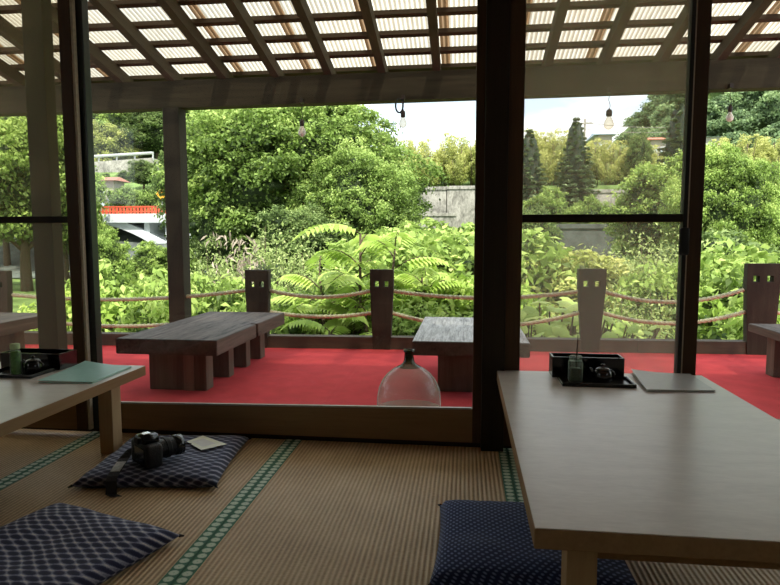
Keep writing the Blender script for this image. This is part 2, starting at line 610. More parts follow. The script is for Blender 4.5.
M['stone'] = wood('weathered_concrete', (.15, .14, .12), (.44, .41, .36), 'Z', 1.6, .95, .1, .3, .55, .38, .60)
M['stone_dark'] = plain('dark_concrete', (.10, .11, .10), .95, spec=.1, nscale=1.6, noise_amt=.4, bump=.5)
M['bridge_white'] = plain('bridge_concrete', (.66, .68, .70), .8, nscale=.6, noise_amt=.08)
M['bridge_red'] = plain('red_railing', (.66, .10, .05), .6)
M['house_wall'] = plain('house_render', (.36, .33, .28), .85, nscale=1)
M['roof_red'] = plain('red_roof', (.52, .17, .10), .7, nscale=3)
M['roof_brown'] = plain('brown_roof', (.30, .13, .09), .7, nscale=3)
M['roof_blue'] = plain('blue_roof', (.33, .42, .52), .5, nscale=3)
M['pane_far'] = plain('far_window', (.55, .62, .68), .2)
M['rail_white'] = plain('guard_rail', (.46, .47, .46), .5)
M['orange'] = plain('road_sign_orange', (.85, .42, .04), .5)
# foliage palettes (dark core, mid, light)
M['lf_main'] = leaf_mat('leaves_broad_green', (.024, .042, .012), (.24, .35, .075), (.52, .63, .19))
M['lf_deep'] = leaf_mat('leaves_deep_green', (.018, .032, .012), (.16, .235, .065), (.38, .46, .17))
M['lf_light'] = leaf_mat('leaves_light_green', (.026, .046, .012), (.31, .44, .095), (.61, .70, .22))
M['lf_yellow'] = leaf_mat('leaves_bamboo_yellow', (.07, .085, .024), (.40, .44, .11), (.74, .72, .28))
M['lf_dull'] = leaf_mat('leaves_dull_green', (.024, .040, .014), (.29, .37, .11), (.54, .61, .25))
M['lf_bright'] = leaf_mat('leaves_fresh_green', (.024, .056, .012), (.35, .50, .085), (.64, .75, .23))
M['lf_conifer'] = leaf_mat('needles_dark', (.016, .028, .016), (.11, .155, .07), (.23, .30, .14), .15)
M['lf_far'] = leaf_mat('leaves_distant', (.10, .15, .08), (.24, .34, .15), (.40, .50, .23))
M['dead'] = leaf_mat('dry_twigs', (.12, .09, .07), (.30, .235, .175), (.44, .36, .28), .1)


# ------------------------------------------------------------------ room shell
ROOM_X0, ROOM_X1, ROOM_Y0 = -3.4, 3.2, -3.2
WALL = 2.50
struct('floor', bx(ROOM_X0, ROOM_X1, ROOM_Y0, WALL + .06, -.2, -.03), M['subfloor'])
struct('ceiling', bx(ROOM_X0 - .1, ROOM_X1 + .1, ROOM_Y0 - .1, WALL + .1, 2.42, 2.5), M['ceil'])


def wall_with_opening(name, axis, pos, a0, a1, o0, o1, z0, z1, th=.1):
    bm = nb()
    for (u0, u1, w0, w1) in ((a0, o0, -.05, 2.42), (o1, a1, -.05, 2.42), (o0, o1, -.05, z0), (o0, o1, z1, 2.42)):
        if axis == 'X': box(bm, pos, pos + th, u0, u1, w0, w1)
        else: box(bm, u0, u1, pos, pos + th, w0, w1)
    return struct(name, bm, M['plaster'])


wall_with_opening('wall_left', 'X', ROOM_X0 - .1, ROOM_Y0, WALL, -1.2, .0, 1.2, 2.0)  # unseen side openings added to let fill light into the room
wall_with_opening('wall_right', 'X', ROOM_X1, ROOM_Y0, WALL, -1.2, .0, 1.2, 2.0)
struct('wall_back', bx(ROOM_X0, ROOM_X1, ROOM_Y0 - .1, ROOM_Y0, -.05, 2.42), M['plaster'])
# head of the window wall, above the photo's upper edge
struct('wall_front', bx(ROOM_X0, ROOM_X1, WALL - .03, WALL + .09, 2.02, 2.42), M['plaster'])
struct('trim_1', bx(ROOM_X0, ROOM_X1, WALL - .05, WALL + .10, 1.93, 2.02, .004), M['dark_wood'])     # head rail
struct('trim_2', bx(ROOM_X0, ROOM_X1, WALL - .005, WALL + .12, -.05, .022, .003), M['dark_wood'])   # floor track
struct('trim_3', bx(.072, .163, WALL - .055, WALL + .075, .0, 1.94, .004), M['dark_wood'])             # dark pillar

# tatami mats: ribs and green borders run out towards the windows
xs = [-3.414, -2.514, -1.614, -.7215, .179, 1.079, 1.979, 2.879]
k = 0
for i in range(len(xs) - 1):
    for (y0, y1) in ((.695, 2.492), (-1.105, .690)):
        if y1 < 1 and not (-2.6 < xs[i] < 1.2): continue
        x0, x1 = max(xs[i], ROOM_X0 + .01) + .0015, xs[i + 1] - .0015
        w = {0: 'at the far left', 1: 'under the left low table', 2: 'under the flat cushions', 3: 'in the middle, bare of furniture', 4: 'under the right low table', 5: 'right of the low table', 6: 'at the far right'}[i]
        row = 'along the windows' if y1 > 1 else 'in the second row'
        t = thing('tatami_mat', f'woven straw tatami mat {w}, {row}', 'tatami mat', ((x0 + x1) / 2, y0, -.03), group='tatami mats')
        obj('rush_surface', bx(x0 + .001, x1 - .001, y0, y1, -.03, 0, .002), M['tatami'], t)
        for (b0, b1) in ((x0, x0 + .034), (x1 - .034, x1)):
            o = obj('border', bx(-.017, .017, -.0005, y1 - y0 + .0005, .001, .0314), M['heri'], t, local=True)
            o.location = ((b0 + b1) / 2 - (x0 + x1) / 2, 0, 0)

# ------------------------------------------------------------------ window wall joinery
def pane(name, x0, x1, z0, z1, y, mat, parent):
    return obj(name, bx(x0, x1, y - .002, y + .002, z0, z1), mat, parent)


# middle: one big clear sash with a deep brown bottom rail
w2 = thing('window_2', None, None, (-.78, WALL, .02))
w2['kind'] = 'structure'
bm = nb()
prism(bm, [(-1.612, .022), (.072, .022), (.072, .163), (-1.612, .133)], WALL - .02, WALL + .02)
obj('bottom_rail', bm, M['rail_wood'], w2)
obj('bead', bx(-1.607, .036, WALL - .024, WALL - .017, .148, .156), M['alu'], w2).rotation_euler = (0, -.017, 0)
obj('stile', bx(-1.640, -1.607, WALL - .022, WALL + .022, .022, 1.94, .002), M['alu_dark'], w2)
obj('stile', bx(.037, .072, WALL - .022, WALL + .022, .022, 1.94, .002), M['stile_wood'], w2)
pane('pane', -1.607, .037, .13, 1.94, WALL, M['glass'], w2)

# left: wood-edged screen door with a middle rail
d1 = thing('door_1', None, None, (-2.3, WALL - .03, .02))
d1['kind'] = 'structure'
obj('stile', bx(-1.693, -1.643, WALL - .058, WALL - .028, .022, 1.94, .003), M['stile_wood'], d1)
obj('edge_strip', bx(-1.643, -1.632, WALL - .050, WALL - .030, .022, 1.94), M['strip'], d1)
obj('seal', bx(-1.655, -1.640, WALL - .026, WALL + .02, .022, 1.94), M['rubber'], d1)
obj('stile', bx(-2.60, -2.555, WALL - .058, WALL - .028, .022, 1.94, .003), M['stile_wood'], d1)
obj('middle_rail', bx(-2.555, -1.692, WALL - .056, WALL - .030, .930, .958, .002), M['dark_wood'], d1)
obj('bottom_rail', bx(-2.555, -1.692, WALL - .057, WALL - .029, .022, .15, .002), M['rail_wood'], d1)
obj('insect_net', bx(-2.558, -1.691, WALL - .044, WALL - .042, .14, 1.94), M['net_dark'], d1)

# right: screen door next to the pillar, its stile with the latch
d2 = thing('door_2', None, None, (.5, WALL - .03, .02))
d2['kind'] = 'structure'
obj('stile', bx(.163, .222, WALL - .045, WALL - .01, .022, 1.94, .003), M['stile_wood'], d2)
obj('middle_rail', bx(.222, .826, WALL - .04, WALL - .015, .926, .957, .002), M['dark_wood'], d2)
obj('bottom_rail', bx(.222, .826, WALL - .042, WALL - .013, .022, .16, .002), M['rail_wood'], d2)
obj('insect_net', bx(.220, .827, WALL - .0285, WALL - .0265, .15, 1.94), M['net'], d2)
obj('stile', bx(.8215, .8365, WALL - .05, WALL - .01, .022, 1.94, .002), M['rubber'], d2)
bm = nb()
box(bm, .806, .842, WALL - .072, WALL - .048, .80, .905, .010)
obj('latch', bm, M['rubber'], d2, smooth=True)

# far right: clear sash behind it, wood stile with a pale edge strip
w3 = thing('window_3', None, None, (1.6, WALL, .02))
w3['kind'] = 'structure'
obj('edge_strip', bx(.8370, .853, WALL - .014, WALL + .0, .022, 1.94), M['strip'], w3)
obj('stile', bx(.851, .905, WALL - .012, WALL + .022, .022, 1.94, .003), M['stile_wood'], w3)
obj('bottom_rail', bx(.905, 2.38, WALL - .012, WALL + .022, .022, .155, .002), M['rail_wood'], w3)
obj('bead', bx(.905, 2.38, WALL - .016, WALL - .011, .15, .160), M['alu'], w3)
obj('stile', bx(2.38, 2.44, WALL - .012, WALL + .022, .022, 1.94, .003), M['stile_wood'], w3)
pane('pane', .903, 2.382, .14, 1.94, WALL + .005, M['glass'], w3)
struct('trim_4', bx(2.44, ROOM_X1, WALL - .05, WALL + .07, .0, 1.94, .004), M['dark_wood'])
struct('trim_5', bx(ROOM_X0, -2.60, WALL - .075, WALL + .07, .0, 1.94, .004), M['dark_wood'])

# ------------------------------------------------------------------ low tables
def make_table(label, loc):
    x, y, z = loc
    t = thing('low_table', label, 'table', loc)
    w, l = .392, .678
    def P(*a): return bx(x + a[0], x + a[1], y + a[2], y + a[3], a[4], a[5], *(a[6:]))
    tp = obj('tabletop', P(-w, w, -l, l, .295, .3335, .002), M['table_edge'], t)
    obj('laminate_face', P(-w + .0015, w - .0015, -l + .0015, l - .0015, .333, .335, .0005), M['laminate'], tp)
    for sx in (-1, 1):
        for sy in (-1, 1):
            cx, cy = sx * (w - .101), sy * (l - .105)
            obj('leg', P(cx - .029, cx + .029, cy - .032, cy + .032, 0, .295, .002), M['table_leg'], t)
    for sy in (-1, 1):
        cy = sy * (l - .105)
        obj('crossbar', P(-w + .126, w - .126, cy - .012, cy + .012, .235, .295), M['table_edge'], t)
    return t


make_table('low pale-topped dining table filling the right foreground', (.524, 1.779, 0))
tl = make_table('low wooden dining table at the left edge, teal folder on it', (-1.710, 1.687, 0))

# ------------------------------------------------------------------ zabuton cushions
def zabuton(name, label, cx, cy, rz, w, l, h, mat, seed, sag=0.0, puff=.42):
    bm = nb()
    n = 30
    top, bot = {}, {}
    for i in range(n + 1):
        for j in range(n + 1):
            u, v = -1 + 2 * i / n, -1 + 2 * j / n
            # pulled-in sides, pointed corners
            px = u * w / 2 * (1 - .045 * (1 - v * v))
            py = v * l / 2 * (1 - .045 * (1 - u * u))
            e = max(0, (1 - abs(u) ** 3.5) * (1 - abs(v) ** 3.5)) ** puff
            wob = noise.noise(Vector((u * 2.2 + seed, v * 2.2, seed))) * .007 + noise.noise(Vector((u * 5 + seed, v * 5, 3))) * .003
            mid = h * .34
            zt = mid + (h - mid) * e + wob * e - sag * math.exp(-(u * u + v * v) * 3) * h
            zb = mid - (mid - .0015) * min(1, e * 1.6)
            top[i, j] = bm.verts.new((px, py, zt))
            bot[i, j] = top[i, j] if (i in (0, n) or j in (0, n)) else bm.verts.new((px, py, zb))
    for i in range(n):
        for j in range(n):
            bm.faces.new((top[i, j], top[i + 1, j], top[i + 1, j + 1], top[i, j + 1]))
            q = [bot[i, j], bot[i, j + 1], bot[i + 1, j + 1], bot[i + 1, j]]
            if len(set(q)) == 4 and set(q) != {top[i, j], top[i + 1, j], top[i + 1, j + 1], top[i, j + 1]}:
                try: bm.faces.new(q)
                except ValueError: pass
    t = thing(name, label, 'cushion', (cx, cy, 0), rz, 'navy floor cushions')
    cv = obj('cover', bm, mat, t, smooth=True, local=True)
    for sx in (-1, 1):
        for sy in (-1, 1):
            b2 = nb()
            tube(b2, [(sx * w / 2 * .985, sy * l / 2 * .985, h * .34), (sx * (w / 2 + .006), sy * (l / 2 + .006), h * .34 - .003)], [.005, .002], 6)
            obj('corner_tassel', b2, M['strap'], t, local=True)
    return t


zabuton('floor_cushion', 'navy floor cushion with the camera and leaflet lying on it', -1.117, 2.155, math.radians(7), .50, .50, .052, M['zabuton'], 1.3, puff=.27)
zabuton('floor_cushion', 'empty navy floor cushion in the lower left corner', -1.110, 1.425, math.radians(-17.5), .50, .50, .058, M['zabuton_fine'], 4.1, .25, puff=.30)
zabuton('floor_cushion', 'thick navy floor cushion with small dots, tucked under the right table', .180, 1.635, math.radians(-1), .51, .455, .074, M['zabuton_dot'], 7.7, puff=.26)

# ------------------------------------------------------------------ things on the right table
TT = .3353
def lacquer_box(label, x0, x1, y0, y1, z=TT, h=.062):
    t = thing('condiment_box', label, 'box', ((x0 + x1) / 2, y0, z))
    bm = nb()
    w = .007
    box(bm, x0, x1, y0, y1, z, z + .006)
    box(bm, x0, x1, y0, y0 + w, z + .006, z + h, .001)
    box(bm, x0, x1, y1 - w, y1, z + .006, z + h, .001)
    box(bm, x0, x0 + w, y0 + w, y1 - w, z + .006, z + h, .001)
    box(bm, x1 - w, x1, y0 + w, y1 - w, z + .006, z + h, .001)
    obj('case', bm, M['lacquer'], t)
    return t


def tray(label, x0, x1, y0, y1, z=TT):
    bm = nb()
    w = .007
    box(bm, x0, x1, y0, y1, z, z + .004)
    box(bm, x0, x1, y0, y0 + w, z + .004, z + .013, .0015)
    box(bm, x0, x1, y1 - w, y1, z + .004, z + .013, .0015)
    box(bm, x0, x0 + w, y0 + w, y1 - w, z + .004, z + .013, .0015)
    box(bm, x1 - w, x1, y0 + w, y1 - w, z + .004, z + .013, .0015)
    return tag(obj('serving_tray', bm, M['lacquer_tray'], origin=((x0 + x1) / 2, (y0 + y1) / 2, z)), label, 'tray')


def soy_pot(label, x, y, z):
    t = thing('soy_sauce_pot', label, 'pot', (x, y, z))
    bm = nb()
    lathe(bm, [(.024, 0), (.031, .006), (.033, .022), (.031, .038), (.026, .046)], x, y, z, 28)
    obj('body', bm, M['pot'], t, smooth=True)
    bm = nb()
    lathe(bm, [(.0275, .046), (.0275, .0485), (.020, .053), (.006, .0555), (.0055, .0585), (.008, .062), (.006, .066), (0, .067)], x, y, z, 24)
    obj('lid', bm, M['pot'], t, smooth=True)
    bm = nb()
    tube(bm, [(x - .030, y, z + .03), (x - .039, y, z + .040), (x - .045, y, z + .052)], [.008, .006, .0045], 10)
    obj('spout', bm, M['pot'], t, smooth=True)
    bm = nb()
    tube(bm, [(x + .026 + .016 * math.sin(PI * q / 8), y, z + .046 - .032 * q / 8) for q in range(9)], .0035, 8)
    obj('handle', bm, M['pot'], t, smooth=True)
    return t


lacquer_box('long open black lacquer box at the far end of the right table', .335, .600, 2.352, 2.440, h=.079)
tray('shallow black tray before the lacquer box on the right table', .352, .608, 2.210, 2.343)
soy_pot('small black soy sauce pot on the right table tray', .505, 2.275, TT + .0045)
z = TT + .0045
t = thing('spice_jar', 'small square glass jar with a dark spoon standing in it, right table', 'jar', (.407, 2.272, z))
bm = nb()
box(bm, .383, .431, 2.248, 2.296, z, z + .078, .007)
obj('glass_body', bm, M['jar_glass'], t, smooth=True)
obj('contents', bx(.390, .424, 2.255, 2.289, z + .004, z + .052, .004), M['spice_dark'], t)
bm = nb()
lathe(bm, [(.018, .078), (.022, .080), (.022, .094), (.020, .096)], .407, 2.272, z, 24)
obj('lid', bm, M['jar_glass'], t, smooth=True)
bm = nb()
tube(bm, [(.409, 2.272, z + .02), (.411, 2.275, z + .10), (.414, 2.278, z + .172)], [.0035, .003, .0016], 8)
obj('spoon', bm, M['stick'], t)


def folder(label, corners, mat, thick=.007, lift=None):
    """folded menu: two covers, a spine and inner sheets; corners counter-clockwise from near-left"""
    base = sum((Vector(c) for c in corners), Vector()) / 4
    t = thing('menu_folder', label, 'menu', base)
    n = 14
    def surf(u, v, zo):
        p = (Vector(corners[0]) * (1 - u) * (1 - v) + Vector(corners[1]) * u * (1 - v) + Vector(corners[2]) * u * v + Vector(corners[3]) * (1 - u) * v)
        p.z += zo + (lift(u, v) if lift else 0)
        return p
    def layer(z0, z1, inset=0.0, k=1.0):
        bm = nb()
        A, B = {}, {}
        for i in range(n + 1):
            for j in range(n + 1):
                u, v = inset + (1 - 2 * inset) * i / n, inset + (1 - 2 * inset) * j / n
                a = surf(u, v, z0); b = surf(u, v, z1)
                if lift and k < 1:
                    a.z -= lift(u, v) * (1 - k); b.z -= lift(u, v) * (1 - k)
                A[i, j] = bm.verts.new(a); B[i, j] = bm.verts.new(b)
        for i in range(n):
            for j in range(n):
                bm.faces.new((A[i, j], A[i, j + 1], A[i + 1, j + 1], A[i + 1, j]))
                bm.faces.new((B[i, j], B[i + 1, j], B[i + 1, j + 1], B[i, j + 1]))
        for i in range(n):
            for (p0, p1) in (((i, 0), (i + 1, 0)), ((i + 1, n), (i, n)), ((0, i + 1), (0, i)), ((n, i), (n, i + 1))):
                bm.faces.new((A[p0], A[p1], B[p1], B[p0]))
        return bm
    obj('back_cover', layer(.0002, .0020, 0, .0), mat, t, smooth=False)
    obj('inner_sheets', layer(.0021, thick - .0019, .012, .0), M['paper'], t)
    obj('front_cover', layer(thick - .0018, thick, 0), mat, t, smooth=False)
    return t


folder('grey menu folder on the far right corner of the right table', [(.627, 2.160, TT), (.862, 2.186, TT), (.868, 2.445, TT), (.650, 2.450, TT)], M['grey_cover'], lift=lambda u, v: .010 * (1 - u) ** 3 * v ** 2 + .003 * (1 - u) ** 2)

# ------------------------------------------------------------------ things on the left table
lacquer_box('long black lacquer box on the left table behind the teal folder', -1.870, -1.610, 2.235, 2.345, h=.066)
tray('shallow black tray at the photo\'s left edge on the left table', -1.83, -1.625, 2.085, 2.225)
soy_pot('small black soy sauce pot on the left table tray', -1.672, 2.165, TT + .0045)
folder('teal menu folder lying on the corner of the left table', [(-1.550, 2.025, TT), (-1.345, 2.040, TT), (-1.352, 2.318, TT), (-1.560, 2.325, TT)], M['teal'], lift=lambda u, v: .012 * (1 - u) ** 2 * v ** 2 + .004 * (1 - u) ** 2)
x, y = -1.712, 2.122
t = thing('spice_bottle', 'slim glass bottle of green seasoning standing on the left tray', 'bottle', (x, y, z))
bm = nb()
lathe(bm, [(.017, 0), (.0195, .003), (.0195, .085), (.016, .096), (.014, .101)], x, y, z, 28)
obj('glass_body', bm, M['jar_glass'], t, smooth=True)
bm = nb()
lathe(bm, [(.015, .004), (.0165, .006), (.0165, .088), (.012, .093)], x, y, z, 24)
obj('contents', bm, M['spice'], t, smooth=True)
bm = nb()
lathe(bm, [(.0165, .101), (.0175, .103), (.0175, .119), (.015, .1215), (.0, .122)], x, y, z, 24)
obj('cap', bm, M['cap_green'], t, smooth=True)

# ------------------------------------------------------------------ camera and leaflet on the cushion
CZ = .053
cm = thing('camera', 'black single-lens reflex camera with lens and neck strap on the far cushion', 'camera', (-1.130, 2.020, CZ), math.radians(-37))
cm.scale = (1.10, 1.05, 1.02)
# local frame: lens axis +Y, body width along X
bm = nb()
box(bm, -.064, .062, -.030, .026, .0, .082, .012, 3)
box(bm, -.066, -.030, .010, .048, .002, .072, .012, 3)
body = obj('body', bm, M['cam_body'], cm, local=True, smooth=True)
bm = nb()
prism(bm, [(-.030, .078), (.034, .078), (.024, .104), (.014, .110), (-.010, .110), (-.020, .104)], -.026, .030)
bmesh.ops.bevel(bm, geom=bm.edges[:], offset=.004, segments=2, affect='EDGES')
obj('viewfinder_hump', bm, M['cam_gloss'], cm, local=True, smooth=True)
obj('hot_shoe', bx(-.009, .013, -.018, .008, .110, .1125), M['steel'], cm, local=True)
bm = nb()
lathe(bm, [(.014, 0), (.0155, .002), (.0155, .012), (.013, .0135)], -.045, -.004, .081, 24)
obj('mode_dial', bm, M['cam_gloss'], cm, local=True, smooth=True)
bm = nb()
lathe(bm, [(.006, 0), (.0065, .004), (.005, .006)], -.052, .030, .072, 16)
obj('shutter_button', bm, M['steel'], cm, local=True)
obj('eyecup', bx(-.014, .018, -.040, -.026, .082, .104, .004), M['rubber'], cm, local=True)
obj('rear_screen', bx(-.030, .040, -.0315, -.029, .016, .066), M['cam_gloss'], cm, local=True)
R90 = Matrix.Rotation(-PI / 2, 4, 'X')
def axial(prof, seg=32):
    b = nb()
    vs = lathe(b, prof, 0, 0, 0, seg)
    bmesh.ops.transform(b, matrix=Matrix.Translation((.006, .024, .044)) @ R90, verts=b.verts[:])
    return b
ln = obj('lens_barrel', axial([(.036, 0), (.036, .006), (.0335, .008), (.0335, .030), (.035, .031), (.035, .046), (.033, .048), (.033, .066)]), M['cam_body'], cm, local=True, smooth=False)
obj('zoom_ring', axial([(.0362, .031), (.0362, .0455)], 48), M['rubber'], ln, local=True)
obj('lens_hood', axial([(.0335, .064), (.037, .074), (.0385, .092), (.0365, .092), (.033, .074)]), M['cam_gloss'], ln, local=True, smooth=True)
obj('front_glass', axial([(.030, .067), (.020, .070), (0, .072)]), M['lens_glass'], ln, local=True, smooth=True)
def ribbon(pts, width, side):
    b = nb()
    rows = []
    for p, s in zip(pts, side):
        p = Vector(p); s = Vector(s).normalized() * width / 2
        up = Vector((0, 0, .0012))
        rows.append([b.verts.new(p - s), b.verts.new(p + s), b.verts.new(p + s + up), b.verts.new(p - s + up)])
    for a, c in zip(rows[:-1], rows[1:]):
        for q in range(4):
            b.faces.new((a[q], a[(q + 1) % 4], c[(q + 1) % 4], c[q]))
    b.faces.new(rows[0][::-1]); b.faces.new(rows[-1])
    return b
# strap, in world coordinates turned into the camera's frame
inv = (Matrix.Translation(Vector((-1.130, 2.020, CZ))) @ Matrix.Rotation(math.radians(-37), 4, 'Z') @ Matrix.Diagonal((1.10, 1.05, 1.02, 1))).inverted()
def wpts(l): return [inv @ Vector(p) for p in l]
def wdir(l): return [inv.to_3x3() @ Vector(p) for p in l]
spts = [(-1.185, 2.075, .100), (-1.222, 2.075, .086), (-1.228, 2.03, .063), (-1.214, 1.975, .0575), (-1.200, 1.93, .0555), (-1.190, 1.893, .0515), (-1.183, 1.873, .042), (-1.178, 1.866, .022), (-1.174, 1.856, .005), (-1.150, 1.846, .003)]
sd = [(1, .5, .3)] * 2 + [(1, .25, 0)] * 8
st = obj('neck_strap', ribbon(wpts(spts), .034, wdir(sd)), M['strap'], cm, local=True)
lp = [(-1.2195, 2.00, .0622), (-1.2125, 1.968, .0592), (-1.2045, 1.943, .0580), (-1.1985, 1.922, .0572)]
obj('strap_patch', ribbon(wpts(lp), .030, wdir([(1, .25, 0)] * 4)), M['strap_label'], st, local=True)
# strap end past the lens
sp2 = [(-1.085, 2.150, .088), (-1.072, 2.180, .075), (-1.067, 2.205, .064), (-1.063, 2.225, .058)]
obj('strap_end', ribbon(wpts(sp2), .012, wdir([(.3, 1, 0)] * 4)), M['strap'], cm, local=True)

lt = thing('leaflet', 'pale printed leaflet lying on the cushion beside the camera', 'paper', (-.985, 2.26, .05))
b = nb()
q = [(-1.094, 2.255), (-.994, 2.168), (-.925, 2.247), (-1.062, 2.335)]
lo = [b.verts.new((x, y, .0475 - .004 * i)) for i, (x, y) in enumerate([])]
va = [b.verts.new((x, y, zz)) for (x, y), zz in zip(q, (.0560, .0560, .0550, .0550))]
vb = [b.verts.new((x, y, zz + .0012)) for (x, y), zz in zip(q, (.0560, .0560, .0550, .0550))]
b.faces.new(va[::-1]); b.faces.new(vb)
for i in range(4): b.faces.new((va[i], va[(i + 1) % 4], vb[(i + 1) % 4], vb[i]))
obj('printed_sheet', b, M['leaflet'], lt)
b = nb()
q2 = [(-1.072, 2.256), (-1.005, 2.200), (-.966, 2.243), (-1.045, 2.297)]
va = [b.verts.new((x, y, .0578)) for (x, y) in q2]
b.faces.new(va)
obj('white_panel', b, M['paper'], lt)

# ------------------------------------------------------------------ veranda: deck, carpet, kerb
def fy(x): return 4.69 + .045 * x
struct('floor_deck', bx(-5.2, 4.2, WALL + .06, 5.0, -.16, -.008), M['deck'])
b = nb()
pl = [(-4.6, 2.64), (3.6, 2.64), (3.6, fy(3.6) + .02), (-4.6, fy(-4.6) + .02)]
va = [b.verts.new((x, y, -.008)) for x, y in pl]
vb = [b.verts.new((x, y, .0)) for x, y in pl]
b.faces.new(va[::-1]); b.faces.new(vb)
for i in range(4): b.faces.new((va[i], va[(i + 1) % 4], vb[(i + 1) % 4], vb[i]))
tag(obj('red_carpet', b, M['carpet'], origin=(-.5, 3.6, -.008)), 'red felt carpet spread over the veranda floor', 'carpet')
kb = nb()
for (x0, x1) in ((-5.0, -1.62), (-1.615, 1.30), (1.305, 4.0)):
    a = [kb.verts.new((x, fy(x) + dy, zz)) for x in (x0, x1) for dy in (0, .10) for zz in (-.008, .094)]
    for f in ((0, 1, 3, 2), (4, 6, 7, 5), (0, 4, 5, 1), (2, 3, 7, 6), (1, 5, 7, 3), (0, 2, 6, 4)):
        kb.faces.new([a[i] for i in f])
kerb = struct('trim_6', kb, M['kerb'])

# rope posts with two square holes
def rope_post(label, xl, xr, top, wb):
    cx = (xl + xr) / 2
    y = fy(cx) - .012
    wt = (xr - xl) / 2
    zs = [0, top - .135, top - .09, top]
    us = [-1, -.62, -.24, .20, .58, 1]
    bm = nb()
    F, Bk = {}, {}
    for i, u in enumerate(us):
        for j, zz in enumerate(zs):
            w = wb + (wt - wb) * min(1, zz / (top - .25) if top else 0) ** 1.0
            F[i, j] = bm.verts.new((cx + u * w, y, zz))
            Bk[i, j] = bm.verts.new((cx + u * w, y + .06, zz))
    hole = lambda i, j: j == 1 and i in (1, 3)
    solid = lambda i, j: 0 <= i < 5 and 0 <= j < 3 and not hole(i, j)
    for i in range(5):
        for j in range(3):
            if not solid(i, j): continue
            bm.faces.new((F[i, j], F[i + 1, j], F[i + 1, j + 1], F[i, j + 1]))
            bm.faces.new((Bk[i, j], Bk[i, j + 1], Bk[i + 1, j + 1], Bk[i + 1, j]))
            for (di, dj, p, q) in ((-1, 0, (i, j), (i, j + 1)), (1, 0, (i + 1, j), (i + 1, j + 1)), (0, -1, (i, j), (i + 1, j)), (0, 1, (i, j + 1), (i + 1, j + 1))):
                if not solid(i + di, j + dj):
                    bm.faces.new((F[p], F[q], Bk[q], Bk[p]))
    o = obj('rope_post', bm, M['post'], origin=(cx, y, 0))
    tag(o, label, 'post', 'rope fence posts')
    return o


rope_post('dark wooden rope post at the far left, seen through the left screen', -3.88, -3.675, .60, .075)
rope_post('dark wooden rope post behind the far end of the long left bench', -1.714, -1.522, .615, .074)
rope_post('dark wooden rope post left of the grey-topped bench', -.728, -.546, .623, .068)
rope_post('wooden rope post behind the right screen door, lighter through the net', .849, 1.053, .634, .062)
rope_post('wooden rope post at the right edge beside the right bench', 2.066, 2.30, .678, .092)


def rope(label, x0, z0, x1, z1, sag, rad=.0140):
    n = max(40, int(abs(x1 - x0) / .010))
    pts = []
    for i in range(n + 1):
        s = i / n
        xx = x0 + (x1 - x0) * s
        pts.append((xx, fy(xx) + .018, z0 + (z1 - z0) * s - 4 * sag * s * (1 - s)))
    bm = nb()
    tube(bm, pts, rad, 9, lobes=3, twist=2 * PI / .11, amp=.26)
    tag(obj('rope', bm, M['rope'], origin=(min(x0, x1), fy(x0), 0), smooth=True), label, 'rope', 'sagging fence ropes')


rp = [(-3.66, .405, -1.71, .455, .055, 'between the far left post and the post behind the long bench'),
      (-1.525, .455, -.728, .456, .05, 'between the two posts left of the big demijohn'),
      (-.546, .455, .852, .46, .05, 'passing behind the black pillar'),
      (1.051, .461, 2.056, .482, .085, 'between the two right-hand posts'),
      (2.29, .482, 3.6, .48, .08, 'running off past the right edge post')]
for (a, za, b_, zb, sg, w) in rp: rope('upper twisted fence rope ' + w, a, za, b_, zb, sg)
rp = [(-3.66, .225, -1.70, .270, .09, 'between the far left post and the post behind the long bench'),
      (-1.525, .285, -.715, .284, .035, 'between the two posts left of the big demijohn'),
      (-.555, .284, .865, .30, .105, 'passing behind the black pillar'),
      (1.04, .301, 2.075, .319, .085, 'between the two right-hand posts'),
      (2.28, .32, 3.6, .30, .08, 'running off past the right edge post')]
for (a, za, b_, zb, sg, w) in rp: rope('lower twisted fence rope ' + w, a, za, b_, zb, sg)

# ------------------------------------------------------------------ benches
def bench(label, x0, x1, y0, y1, ztop, th, legs, topmat, leg_in=(.1, .1), split=None, light_board=False):
    cx = (x0 + x1) / 2
    t = thing('bench', label, 'bench', (cx, (y0 + y1) / 2, 0), group='low wooden benches on the red carpet')
    bm = nb()
    out = [(x0, y0), (x1, y0), (x1, y1), (x0, y1)]
    if split is not None: out[2:2] = [(x1, split - .016), (x1 - .05, split - .016), (x1 - .05, split + .016), (x1, split + .016)]
    lo_ = [bm.verts.new((x, y, ztop - th)) for x, y in out]
    hi_ = [bm.verts.new((x, y, ztop)) for x, y in out]
    bm.faces.new(lo_[::-1]); bm.faces.new(hi_)
    for i in range(len(out)):
        k_ = (i + 1) % len(out)
        bm.faces.new((lo_[i], lo_[k_], hi_[k_], hi_[i]))
    bmesh.ops.bevel(bm, geom=bm.edges[:], offset=.004, segments=2, affect='EDGES')
    tp = obj('top_plank', bm, [topmat, M['bench_side']], t)
    for f in tp.data.polygons: f.material_index = 0 if f.normal.z > .5 else 1
    for (a, b_) in legs:
        o = obj('leg', bx(x0 + leg_in[0], x1 - leg_in[1], a, b_, 0, ztop - th, .005), M['bench_leg'], t)
    if light_board:
        a, b_ = legs[0]
        m = x0 + leg_in[0]
        obj('leg_facing', bx(m + .21, m + .27, a - .008, a + .001, 0, ztop - th - .001, .002), M['pale_board'], t)
    return t


